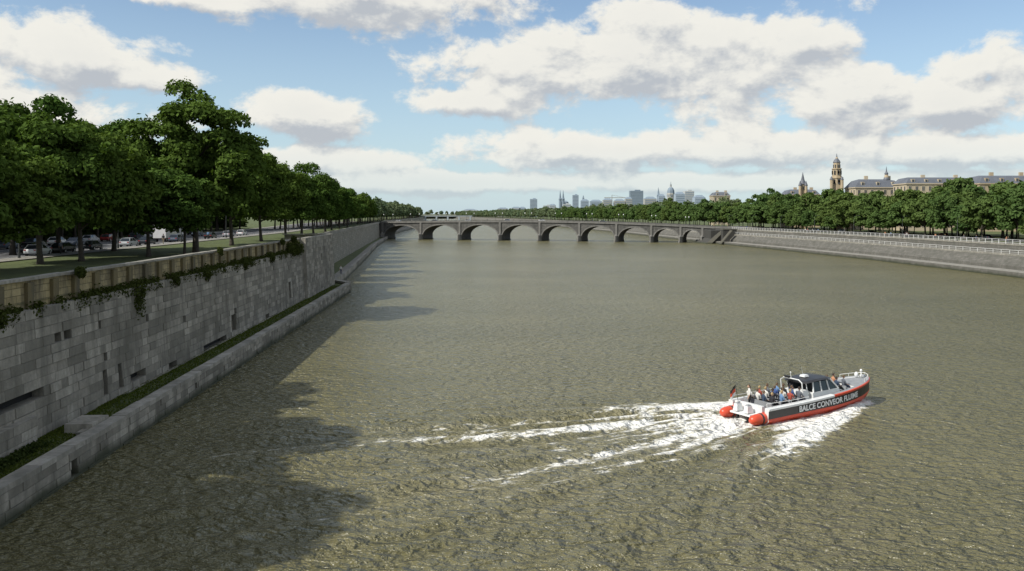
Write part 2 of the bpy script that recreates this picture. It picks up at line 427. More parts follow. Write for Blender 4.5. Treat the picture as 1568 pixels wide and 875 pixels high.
mb=MB(); Rd=densify(R0[:8],18)+densify(R0[7:],60)[1:]
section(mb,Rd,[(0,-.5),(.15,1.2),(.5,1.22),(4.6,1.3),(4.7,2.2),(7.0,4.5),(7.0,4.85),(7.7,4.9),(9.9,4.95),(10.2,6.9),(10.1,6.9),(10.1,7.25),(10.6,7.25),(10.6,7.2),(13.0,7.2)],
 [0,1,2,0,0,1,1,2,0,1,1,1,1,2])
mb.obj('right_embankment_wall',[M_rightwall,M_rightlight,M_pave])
def railing(name,P,off,z,h,step,mat,post=.09,rails=(1.0,.55)):
    mb=MB(); Q=offset(densify(P,step),off)
    for a,b in zip(Q,Q[1:]):
        mb.box((a[0],a[1],z+h/2),(post,post,h),0)
        an=math.atan2(b[1]-a[1],b[0]-a[0]); L=math.hypot(b[0]-a[0],b[1]-a[1])
        for k,r in enumerate(rails): mb.box(((a[0]+b[0])/2,(a[1]+b[1])/2,z+h*r),(L,.10 if k==0 else .06,.09 if k==0 else .06),0,an)
    return mb.obj(name,[mat])
railing('promenade_railing',R0[2:8],10.35,7.25,1.15,3.0,M_metalw,.14,(1.0,.65,.3))
railing('quay_railing',R0[2:8],7.4,4.9,1.0,3.5,M_metalw,.10,(1.0,.5))
mb=MB(); Rn=densify(R0[1:8],20)
ribbon(mb,Rn,13,7.21,17.5,7.21,0); ribbon(mb,Rn,26,7.215,34,7.215,1)
mb.obj('promenade_path',[M_pave,M_asph])

RC=[(-63-.054*y,y) for y in (-60,0,60,120,180,250)]+[(-87,340),(-104,450),(-120,600)]
RC=densify(RC,20); mb=MB()
ribbon(mb,RC,8.5,9.62,-8.5,9.62,0)
for o in (8.5,-8.5):
    sg=1 if o>0 else -1
    ribbon(mb,RC,o,9.62,o+sg*.02,9.75,1); ribbon(mb,RC,o+sg*.02,9.75,o+sg*.25,9.75,1)
    ribbon(mb,RC,o+sg*.25,9.75,o+sg*3,9.72,2)
Q=densify(RC,3)
for k in range(0,len(Q)-2,3):
    a,b=Q[k],Q[k+1]; an=math.atan2(b[1]-a[1],b[0]-a[0])
    c=((a[0]+b[0])/2,(a[1]+b[1])/2); co,si=math.cos(an),math.sin(an)
    pts=[(c[0]+u*1.5*co-v*.07*si,c[1]+u*1.5*si+v*.07*co,9.626) for u,v in ((-1,-1),(1,-1),(1,1),(-1,1))]; mb.quad(pts,3)
ribbon(mb,RC,6.2,9.625,6.08,9.625,3); ribbon(mb,RC,-6.2,9.625,-6.08,9.625,3)
mb.obj('road',[M_asph,M_kerb,M_pave,M_white])

# ------------------------------------------------------------ bridge
def build_bridge():
    root=empty('arch_bridge')
    A=Vector((-95,522));B=Vector((106,448)); D=B-A; L=D.length; u=D.normalized(); n=Vector((u.y,-u.x))
    if n.y>0: n=-n
    def T(px):
        k=(px-784)/1306.0; return (A.y*k-A.x)/(D.x-D.y*k)*L
    piers=[T(p) for p in (594,652,711,772,832,892,948,1001,1045,1078)]
    W=13.
    def W3(s,o,z): p=A+u*s+n*o; return (p.x,p.y,z)
    c0=T(800)
    def deck(s):
        d=(s-c0)/(c0 if s<c0 else (L-c0)); return (10.3-(1.3 if s<c0 else 2.8)*d*d)
    mb=MB(); PW=1.1
    nseg=18
    for i,(a,b) in enumerate(zip(piers,piers[1:])):
        pw=PW; x0,x1=a+pw,b-pw; m=(x0+x1)/2; hw=(x1-x0)/2; crown=deck(m)-1.5; spr=1.5
        cur=[(x0+(x1-x0)*.5*(1-math.cos(math.pi*k/nseg))) for k in range(nseg+1)]
        zz=[spr+(crown-spr)*math.sqrt(max(0,1-((x-m)/hw)**2))**.9 for x in cur]
        for k in range(nseg):
            xa,xb,za,zb=cur[k],cur[k+1],zz[k],zz[k+1]
            for o in (W/2,-W/2): mb.quad([W3(xa,o,za),W3(xb,o,zb),W3(xb,o,deck(xb)),W3(xa,o,deck(xa))],0,None,[(xa,za),(xb,zb),(xb,deck(xb)),(xa,deck(xa))])
            mb.quad([W3(xa,W/2,za),W3(xa,-W/2,za),W3(xb,-W/2,zb),W3(xb,W/2,zb)],0,None,[(xa,0),(xa,W),(xb,W),(xb,0)])
            r=.6
            def outp(k):
                x,z=cur[k],zz[k]; dx,dz=(x-m)/hw,(z-spr)/(crown-spr); l=math.hypot(dx/hw,dz/(crown-spr)); nx,nz=dx/hw/l,dz/(crown-spr)/l
                return x+nx*r,z+nz*r
            oa,ob=outp(k),outp(k+1)
            mb.quad([W3(xa,W/2+.12,za),W3(xb,W/2+.12,zb),W3(ob[0],W/2+.12,ob[1]),W3(oa[0],W/2+.12,oa[1])],1)
            mb.quad([W3(oa[0],W/2+.12,oa[1]),W3(ob[0],W/2+.12,ob[1]),W3(ob[0],W/2,ob[1]),W3(oa[0],W/2,oa[1])],1)
            mb.quad([W3(xa,W/2+.12,za),W3(xb,W/2+.12,zb),W3(xb,W/2,zb),W3(xa,W/2,za)],1)
        for x in (x0,x1): mb.quad([W3(x,W/2,-1),W3(x,-W/2,-1),W3(x,-W/2,spr),W3(x,W/2,spr)],0,None,[(0,0),(W,0),(W,3),(0,3)])
    for i,a in enumerate(piers):
        pw=PW
        for o in (W/2,-W/2):
            mb.quad([W3(a-pw,o,-1),W3(a+pw,o,-1),W3(a+pw,o,deck(a+pw)),W3(a-pw,o,deck(a-pw))],0,None,[(a-pw,0),(a+pw,0),(a+pw,12),(a-pw,12)])
        for sgn in (1,-1):
            o=W/2*sgn; t=3.2; ring=lambda z,k:[W3(a-pw*k,o,z),W3(a-pw*.75*k,o+sgn*1.5*k,z),W3(a,o+sgn*2.4*k,z),W3(a+pw*.75*k,o+sgn*1.5*k,z),W3(a+pw*k,o,z)]
            mb.loft([ring(-1,1.2),ring(.8,1.2),ring(.8,1.0),ring(t,1.0),ring(t+1.3,.05)],1)
            mb.loft([[W3(a-.55,o,t),W3(a-.55,o+sgn*.5,t),W3(a+.55,o+sgn*.5,t),W3(a+.55,o,t)],[W3(a-.55,o,deck(a)),W3(a-.55,o+sgn*.5,deck(a)),W3(a+.55,o+sgn*.5,deck(a)),W3(a+.55,o,deck(a))]],1)
    for a,b in ((-25,piers[0]-PW),(piers[-1]+PW,L+25)):
        for o in (W/2,-W/2): mb.quad([W3(a,o,-1),W3(b,o,-1),W3(b,o,deck(min(max(b,0),L))),W3(a,o,deck(min(max(a,0),L)))],0,None,[(a,0),(b,0),(b,10),(a,10)])
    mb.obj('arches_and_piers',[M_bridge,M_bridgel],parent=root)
    mb=MB(); st=3.0; s=-25.
    dk=lambda s:deck(min(max(s,0),L))
    while s<L+25:
        e=min(s+st,L+25)
        def bar(o0,o1,z0,z1,m):
            a=[W3(s,o0,dk(s)+z0),W3(s,o1,dk(s)+z0),W3(s,o1,dk(s)+z1),W3(s,o0,dk(s)+z1)]
            b=[W3(e,o0,dk(e)+z0),W3(e,o1,dk(e)+z0),W3(e,o1,dk(e)+z1),W3(e,o0,dk(e)+z1)]
            mb.loft([a,b],m,closed=True)
        for sg in (1,-1):
            o=W/2*sg
            bar(o-.3*sg,o+.45*sg,0,.3,0); bar(o-.25*sg,o+.12*sg,.305,1.0,0); bar(o-.32*sg,o+.2*sg,1.002,1.15,0)
        bar(-W/2+.3,W/2-.3,-.2,.28,1)
        s=e
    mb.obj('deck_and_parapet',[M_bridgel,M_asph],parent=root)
    mb=MB()
    for k in range(12):
        s=4+k*L/12
        for o in (W/2-.7,-W/2+.7):
            p=W3(s,o,dk(s)+.28); mb.tube([p,(p[0],p[1],p[2]+1),(p[0],p[1],p[2]+4.6)],[.13,.08,.05],0,6)
            mb.ell((p[0],p[1],p[2]+4.9),(.25,.25,.38),1,6,4)
    mb.obj('bridge_lamps',[M_iron,M_white],parent=root)
    return A,B,u,n,L,dk
bA,bB,bu,bn,bL,bdk=build_bridge()
mb=MB()
mb.loft([[(97,430,-.5),(100,430,-.5),(108,432,6.8),(106,432,6.8)],[(95,446,-.5),(99,446,-.5),(108,446,7.6),(105,446,7.6)]],0,closed=True)
mb.quad([(97,430,-.5),(100,430,-.5),(108,432,6.8),(106,432,6.8)],1)
mb.box((103,438,3.1),(6,12,7.2),0,.1)
mb.box((108,425,3.4),(7,3,7.7),0,.1); mb.box((108,425,7.4),(7.5,3.4,.4),1,.1)
for k in range(14): mb.box((102.2+k*.42,419.5,.25+k*.5),(.45,3,.5),1,.1)
mb.obj('bridge_abutment',[M_bridge,M_rightlight])
mb=MB(); Yd=2050
mb.box((-170,Yd,9.5),(150,12,1.6),0); mb.box((-170,Yd-6.2,10.8),(150,.3,1.0),1)
for k in range(6): mb.box((-235+k*27,Yd,4),(3.5,12,9.5),0)
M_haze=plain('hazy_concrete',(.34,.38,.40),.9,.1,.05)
mb.obj('distant_bridge',[M_haze,M_haze])

# ------------------------------------------------------------ trees
def leaves(centers,normals,size,jit=.55):
    n=len(centers)
    r=rng.normal(size=(n,3)); nn=normals+jit*r; nn/=np.linalg.norm(nn,axis=1,keepdims=True)
    t=np.cross(nn,rng.normal(size=(n,3))); t/=np.linalg.norm(t,axis=1,keepdims=True); b=np.cross(nn,t)
    s=size*(.6+.8*rng.random((n,1)))
    return np.stack([centers+t*s,centers+b*s*.62+nn*s*.12,centers-t*s,centers-b*s*.62+nn*s*.12],1).reshape(-1,3)
def make_tree(name,h,cr,cb,npuff,nleaf,lsize,leafm,puffr=(1.1,2.1),irregular=.2):
    mb=MB()
    lean=rng.normal(size=2)*.25
    top=h*.72
    tp=[(0,0,-.3),(0,0,.4),(lean[0]*.3,lean[1]*.3,cb*.8),(lean[0],lean[1],cb+ (h-cb)*.25),(lean[0]*1.3,lean[1]*1.6,top)]
    r0=.02*h
    mb.tube(tp,[r0*1.5,r0,r0*.82,r0*.55,r0*.12],0,8)
    cz=cb+(h-cb)*.46; hu=h-cz; hd=cz-cb
    P=[];R=[]
    ang=rng.random(5)*6.28
    ga=2.399963
    for k in range(npuff):
        inner=k<npuff*.2
        if inner:
            d=rng.normal(size=3); d/=np.linalg.norm(d); rr=.5*rng.random()
        else:
            i=(k-npuff*.2)/(npuff*.8); z=1-i*1.75; z=max(-.85,z+rng.normal()*.06); z=min(z,1); q=math.sqrt(max(0,1-z*z)); a=k*ga+rng.normal()*.25
            d=np.array([q*math.cos(a),q*math.sin(a),z]); rr=.68+.36*rng.random()
        az=math.atan2(d[1],d[0])
        lob=1+irregular*(math.sin(2*az+ang[0])*.6+.5*math.sin(3*az+ang[1]+d[2]*2)+.4*math.sin(5*az+ang[3]+d[2]*5))
        pr=rng.uniform(*puffr)
        x=d[0]*(cr*lob-pr*.6)*rr; y=d[1]*(cr*lob-pr*.6)*rr
        z=cz+d[2]*((hu if d[2]>0 else hd)-pr*.6)*rr*(1+.12*math.sin(az*3+ang[2])+rng.normal()*.05)
        P.append((x,y,z));R.append(pr)
    P=np.array(P);R=np.array(R)
    idx=rng.choice(npuff,min(npuff,12),replace=False)
    for i in idx:
        f=rng.uniform(.25,.95); s=Vector((lean[0]*f,lean[1]*f,cb*.75+(top-cb*.75)*f*.8)); e=Vector(P[i]); mid=(s+e)/2+Vector((0,0,.5))
        if e.z<s.z: s.z=max(cb*.8,e.z-1)
        mb.tube([s,mid,e],[r0*.38,r0*.24,r0*.08],0,5,cap=False)
    w=R**2; pi=rng.choice(npuff,nleaf,p=w/w.sum())
    d=rng.normal(size=(nleaf,3)); d/=np.linalg.norm(d,axis=1,keepdims=True); d[:,2]=np.where(d[:,2]<-.4,-d[:,2]*.7,d[:,2])
    rad=(.6+.45*rng.random((nleaf,1))**.6)
    stray=rng.random((nleaf,1))<.07; rad=np.where(stray,rad*1.25,rad)
    C=P[pi]+d*R[pi][:,None]*rad*np.array([1.05,1.05,.78])
    C+=rng.normal(size=C.shape)*.10
    nn=d*.9+np.array([0,0,.25])
    V=leaves(C,nn,lsize)
    pt=rng.random(npuff)
    tint=np.clip(.05+.62*pt[pi]*(.4+.6*rng.random(nleaf))+.33*rng.random(nleaf),0,1)
    base=len(mb.v)
    me=bpy.data.meshes.new(name)
    v=np.vstack([np.array(mb.v),V]); nq=nleaf
    tf=mb.f
    loops=[i for f in tf for i in f]; starts=[];k=0
    for f in tf: starts.append(k);k+=len(f)
    loops=np.concatenate([np.array(loops),base+np.arange(nq*4)]).astype(np.int32)
    starts=np.concatenate([np.array(starts),k+np.arange(nq)*4]).astype(np.int32)
    me.vertices.add(len(v)); me.vertices.foreach_set('co',v.ravel())
    me.loops.add(len(loops)); me.loops.foreach_set('vertex_index',loops)
    me.polygons.add(len(starts)); me.polygons.foreach_set('loop_start',starts)
    me.update(calc_edges=True)
    me.materials.append(M_bark); me.materials.append(leafm)
    me.polygons.foreach_set('material_index',[0]*len(tf)+[1]*nq)
    a=me.attributes.new('tint','FLOAT','FACE'); a.data.foreach_set('value',np.concatenate([np.full(len(tf),.5),tint]))
    me.validate(); return me
T_big=[make_tree('tree_crown_a',24,9.8,3.0,150,42000,.29,M_leaf,(1.1,2.3),.18),
       make_tree('tree_crown_b',18,8.8,2.1,120,34000,.28,M_leaf,(1.0,2.1),.2),
       make_tree('tree_crown_c',17,8.0,1.9,110,30000,.28,M_leaf,(1.0,2.0),.24),
       make_tree('tree_crown_d',12,4.8,2.2,55,14000,.23,M_leaf,(.8,1.4),.22)]
T_mid=[make_tree('tree_row_%d'%k,16,6.8+k*.4,1.6,50,9000,.48,M_leaf,(1.1,2.3),.2) for k in range(3)]
T_far=[make_tree('tree_far_%d'%k,15,5.4+k*.6,1.2,42,5500,.54,M_leaf2,(1.1,2.1),.24) for k in range(5)]
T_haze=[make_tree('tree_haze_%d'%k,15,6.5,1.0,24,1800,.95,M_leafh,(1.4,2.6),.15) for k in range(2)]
def tree(k,x,y,s=1,sz=1,name='chestnut_tree',rz=None):
    return inst(name,T_big[k],(x,y,GL),random.random()*6.28 if rz is None else rz,(s,s,s*sz))
for px,Y,k,s,sz in [(-25,80,2,.85,.85),(62,92,1,.95,.97),(125,98,1,.9,1.0),(20,112,2,1.1,1.05),(228,108,2,.88,.82),(300,118,0,.96,.99),(283,112,3,.9,.95),(355,146,1,1.05,1.03),
    (400,168,1,.98,.97),(438,188,1,.95,.92),(462,210,2,1.05,.98),(480,234,1,.92,.93),(498,258,2,1.05,.93),(508,284,1,.9,.85),(520,314,2,.95,.88),(532,346,1,.85,.85),
    (175,124,2,1.05,1.02),(90,118,2,1.1,1.1),(-160,70,1,1.0,1)]:
    tree(k,PX(px,Y),Y,s,sz,'chestnut_tree')
for x,y,k,s,sz in ((-45,55,1,1.0,1.15),(-40,44,0,.86,1.0),(-41,27,0,1.0,1.05),(-40,12,0,1.0,1.0),(-42,-4,1,1.1,1.2),(-41,-20,0,1,1)): tree(k,x-1,y,s,sz)
g=empty('tree_row')
def rowtrees(g,lst,protos,z,smin=.85,smax=1.12,vz=(.88,1.14),j=1.0):
    for x,y in lst:
        s=random.uniform(smin,smax); inst('tree',random.choice(protos),(x+random.uniform(-1.5,1.5)*j,y+random.uniform(-2,2)*j,z),random.random()*6.28,(s,s,s*random.uniform(*vz)),g)
rowtrees(g,[(-80-.054*y,y) for y in np.arange(62,300,9.5)],T_mid,GL,.95,1.2)
rowtrees(g,[(-96-.054*y,y) for y in np.arange(80,300,11)],T_mid,GL,1.05,1.3)
rowtrees(g,[(-114-.054*y,y) for y in np.arange(100,330,11)],T_mid,GL,1.1,1.4)
rowtrees(g,[(-56-.054*y-.0005*max(0,y-250)**1.6,y) for y in np.arange(330,520,10)],T_mid,GL,.9,1.05)
rowtrees(g,[(-68-.054*y-.0005*max(0,y-250)**1.6,y) for y in np.arange(300,520,11)],T_mid,GL,1.0,1.15)
gh=empty('shrub_hedge')
rowtrees(gh,[(-88-.054*y,y) for y in np.arange(95,330,4.5)],T_far,GL-.8,.5,.65,(.5,.7))
rowtrees(gh,[(-135-.054*y,y) for y in np.arange(110,460,8)],T_far,GL,1.0,1.3,(.6,.8))
g2=empty('distant_tree_row')
lw=offset(densify(W2[3:],11),-9)
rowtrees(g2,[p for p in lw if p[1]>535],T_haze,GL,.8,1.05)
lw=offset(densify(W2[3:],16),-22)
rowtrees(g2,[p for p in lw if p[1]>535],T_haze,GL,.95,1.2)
g3=empty('riverside_tree_row')
rowtrees(g3,[p for p in offset(densify(R0[1:8],10.5),19.5) if p[1]>130],T_far,GR,.62,1.05,(.8,1.15),1.6)
rowtrees(g3,[p for p in offset(densify(R0[1:8],8),29) if p[1]>130],T_far,GR,.75,1.2,(.8,1.2),2.2)
rowtrees(g3,[p for p in offset(densify(R0[1:8],9),42) if p[1]>140],T_far,GR,.75,1.22,(.8,1.2),2.5)
rowtrees(g3,[p for p in offset(densify(R0[1:8],9),58) if p[1]>140],T_far,GR,.8,1.15,(.82,1.15),2.5)
rowtrees(g3,[(PX(px,Y),Y) for px,Y in ((1478,300),(1275,420),(1185,470),(1548,270))],T_far,GR,1.25,1.38,(1.0,1.1),.5)
g4=empty('distant_tree_row')
rowtrees(g4,[p for p in offset(densify(R0[7:],12),16) if p[1]<1100],T_far,GR,.75,1.08)
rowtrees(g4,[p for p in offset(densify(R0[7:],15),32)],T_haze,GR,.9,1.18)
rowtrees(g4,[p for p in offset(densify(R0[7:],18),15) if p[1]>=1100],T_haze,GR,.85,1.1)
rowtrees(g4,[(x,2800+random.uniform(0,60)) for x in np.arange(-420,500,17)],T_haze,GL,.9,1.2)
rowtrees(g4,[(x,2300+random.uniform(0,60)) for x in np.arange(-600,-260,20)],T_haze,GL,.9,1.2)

def leafobj(name,C,Nn,size,mat):
    V=leaves(np.array(C),np.array(Nn),size); n=len(C); me=bpy.data.meshes.new(name)
    me.from_pydata(V.tolist(),[],[tuple(range(4*i,4*i+4)) for i in range(n)]); me.materials.append(mat)
    a=me.attributes.new('tint','FLOAT','FACE'); a.data.foreach_set('value',rng.random(n))
    o=bpy.data.objects.new(name,me); COL.objects.link(o); return o
C=[];NN=[]
s=40
while s<137:
    big=random.random(); r=random.uniform(.25,.65) if big<.7 else random.uniform(.6,1.0)
    if random.random()<.15: s+=random.uniform(.5,2.5); continue
    x=wx(s)-.55-.1
    for k in range(int(260*r)):
        d=rng.normal(size=3); d/=np.linalg.norm(d)
        q=rng.random()**.4; C.append((x+d[0]*r*q*.6,s+d[1]*r*q*1.5,9.25+d[2]*r*q*.75-(.45*rng.random() if d[0]>.1 else 0))); NN.append(d)
    s+=r*1.0
for (s,z,r,hang) in ((68,9.0,1.1,1.9),(44,9.3,.9,.7),(47.5,9.2,.8,.5),(128,9.9,1.5,.4),(133,9.8,1.6,.6),(130,11.2,.8,.2),(101,9.4,.8,.7),(86,9.2,.8,.7),(77,9.3,.7,.5),(115,9.4,.9,.6),(122,11.1,.6,.3),(58,11.15,.5,.3),(91,11.15,.5,.4)):
    x=wx(s)-.5
    for k in range(int(700*r)):
        d=rng.normal(size=3); d/=np.linalg.norm(d); q=rng.random()**.4; h=-hang*rng.random()**1.5 if d[0]>-.2 else 0
        C.append((x+d[0]*r*q*.6+.1,s+d[1]*r*q*(1.2 if h>-.5 else .7),z+d[2]*r*q*.7+h)); NN.append(d)
leafobj('hanging_plants',C,NN,.11,M_ivy)
C=[];NN=[]
for k in range(22000):
    s=42+120*rng.random()**1.6; e=rng.random(); 
    if rng.random()<.35: x=wx(s)+.35*abs(rng.normal())
    else: x=qx(s)-1.2-e*2.5
    C.append((x,s,1.42+.08*rng.random())); NN.append((rng.normal(),rng.normal(),.2))
leafobj('grass_tufts',C,NN,.07,M_tuft)
C=[];NN=[]
for k in range(2600):
    s=42+8*rng.random(); C.append((wx(s)+.6+.35*abs(rng.normal()),s+rng.normal()*.3,1.45+.35*rng.random()**2)); NN.append(rng.normal(size=3))
leafobj('wall_foot_shrub',C,NN,.09,M_ivy)

# ------------------------------------------------------------ people
M_skin=plain('skin',(.50,.32,.23),.6,.08,8)
M_hair=[plain('hair_dark',(.03,.02,.015),.7),plain('hair_brown',(.10,.06,.03),.7),plain('hair_blond',(.35,.25,.12),.7)]
SH=[plain('cloth_%d'%i,c,.85,.1,6) for i,c in enumerate([(.04,.08,.22),(.02,.02,.025),(.60,.59,.55),(.30,.06,.04),(.45,.22,.12),(.12,.22,.38),(.10,.11,.13),(.03,.05,.09)])]
TR=[plain('trousers_%d'%i,c,.85,.1,6) for i,c in enumerate([(.03,.04,.08),(.02,.02,.02),(.20,.17,.12)])]
M_shoe=plain('shoe',(.03,.025,.02),.6)
def skinbody(J,E,emat):
    names=list(J); me=bpy.data.meshes.new('body'); me.from_pydata([J[n][0] for n in names],[(names.index(a),names.index(b)) for a,b in E],[])
    o=bpy.data.objects.new('tmp',me); COL.objects.link(o)
    md=o.modifiers.new('Skin','SKIN'); md.use_smooth_shade=True
    for i,n in enumerate(names):
        r=J[n][1]; me.skin_vertices[0].data[i].radius=(r,r)
        me.skin_vertices[0].data[i].use_root=(i==0)
    ss=o.modifiers.new('S','SUBSURF'); ss.levels=1; ss.render_levels=1
    bpy.context.view_layer.update(); dg=bpy.context.evaluated_depsgraph_get(); ev=o.evaluated_get(dg); m2=ev.to_mesh()
    v=[tuple(x.co) for x in m2.vertices]; f=[tuple(p.vertices) for p in m2.polygons]
    ev.to_mesh_clear(); bpy.data.objects.remove(o)
    seg=[(Vector(J[a][0]),Vector(J[b][0])) for a,b in E]; mm=[]
    for q in f:
        c=sum((Vector(v[i]) for i in q),Vector())/len(q); best=0;bd=9
        for k,(a,b) in enumerate(seg):
            t=max(0,min(1,(c-a).dot(b-a)/(b-a).length_squared)); d=(c-(a+(b-a)*t)).length/(J[E[k][0]][1]+.05)
            if d<bd: bd=d;best=k
        mm.append(emat[best])
    return v,f,mm
def person_mb(pose,leg=0):
    if pose=='sit':
        J={'pel':((0,0,.10),.145),'sp':((0,0,.32),.13),'ch':((.01,0,.47),.15),'nk':((.02,0,.60),.06),'hd':((.03,0,.68),.055)}
        for s,n in ((1,'l'),(-1,'r')):
            J['sh'+n]=((0,s*.185,.52),.075);J['el'+n]=((.10,s*.25,.28),.05);J['wr'+n]=((.31,s*.15,.20),.032)
            J['hp'+n]=((.04,s*.10,.07),.095);J['kn'+n]=((.44,s*.13,.08),.068);J['an'+n]=((.43,s*.12,-.34),.042);J['to'+n]=((.60,s*.13,-.39),.04)
    else:
        J={'pel':((0,0,.95),.14),'sp':((0,0,1.12),.125),'ch':((.01,0,1.32),.145),'nk':((.01,0,1.47),.058),'hd':((.02,0,1.55),.052)}
        for s,n in ((1,'l'),(-1,'r')):
            J['sh'+n]=((0,s*.18,1.40),.07);J['el'+n]=((-.02+.06*s,s*.25,1.12),.048);J['wr'+n]=((.08+.08*s,s*.25,.88),.03)
            J['hp'+n]=((0,s*.095,.90),.09);J['kn'+n]=((.04+.12*s*leg,s*.10,.49),.062);J['an'+n]=((.22*s*leg-.02,s*.10,.09),.04);J['to'+n]=((.15+.22*s*leg,s*.11,.04),.038)
    E=[('pel','sp'),('sp','ch'),('ch','nk'),('nk','hd')]; em=[0,0,0,2]
    for n in 'lr':
        E+=[('ch','sh'+n),('sh'+n,'el'+n),('el'+n,'wr'+n),('pel','hp'+n),('hp'+n,'kn'+n),('kn'+n,'an'+n),('an'+n,'to'+n)]; em+=[0,0,2,1,1,1,4]
    v,f,mm=skinbody(J,E,em)
    mb=MB(); mb.v=list(v)
    for q,m in zip(f,mm): mb.face(q,m)
    h=Vector(J['hd'][0])+Vector((.01,0,.10))
    def hs(p): return (p[0]*(1+.08*(p[0]>0)),p[1]*(1-.12*max(0,-p[2])),p[2])
    mb.ell(h,(.098,.078,.125),2,12,9,hs)
    def hm(p):
        x,y,z=p
        if x>.35 and z<.45: return (x*.9,y*.9,z*.9)
        return (x*1.1,y*1.1,max(z,-.35)*1.1)
    mb.ell(h+Vector((-.006,0,.012)),(.098,.082,.122),3,12,9,hm)
    mb.tube([h+Vector((.09,0,.02)),h+Vector((.125,0,-.025))],[.01,.017],2,5)
    for s in (1,-1):
        mb.ell(h+Vector((.09,s*.032,.008)),(.012,.014,.009),3,6,4); mb.ell(h+Vector((0,s*.085,-.01)),(.02,.012,.032),2,6,4)
    mb.box(h+Vector((.094,0,-.062)),(.01,.042,.009),4)
    for s,n in ((1,'l'),(-1,'r')):
        w=Vector(J['wr'+n][0]); e=Vector(J['el'+n][0]); d=(w-e).normalized(); sd=d.cross(Vector((0,0,1)) if pose=='sit' else Vector((1,0,0))).normalized()
        mb.tube([w-d*.01,w+d*.04,w+d*.09],[.028,.040,.036],2,8,sq=.5)
        dn=Vector((0,0,-1)) if pose=='sit' else Vector((0,-s,0))
        for k,l in enumerate((.062,.075,.07,.055)):
            b=w+d*.085+sd*(-.028+.019*k); mb.tube([b,b+d*l*.55,b+d*l*.85+dn*l*.35],[.0095,.009,.007],2,5)
        b=w+d*.035+sd*(-.035); mb.tube([b,b-sd*.025+d*.025,b-sd*.03+d*.055],[.012,.011,.008],2,5)
    return mb
MBs={'sit':person_mb('sit'),'stand':person_mb('stand',0.15),'walk':person_mb('stand',1)}
pcache={}
def person(pose,loc,rz,parent=None,name='person',sh=None,s=1):
    k=(pose,random.randrange(8) if sh is None else sh,random.randrange(3),random.randrange(3))
    if k not in pcache: pcache[k]=MBs[pose].mesh('person_'+pose,[SH[k[1]],TR[k[2]],M_skin,M_hair[k[3]],M_shoe],True)
    return inst(name,pcache[k],loc,rz,(s,s,s),parent)

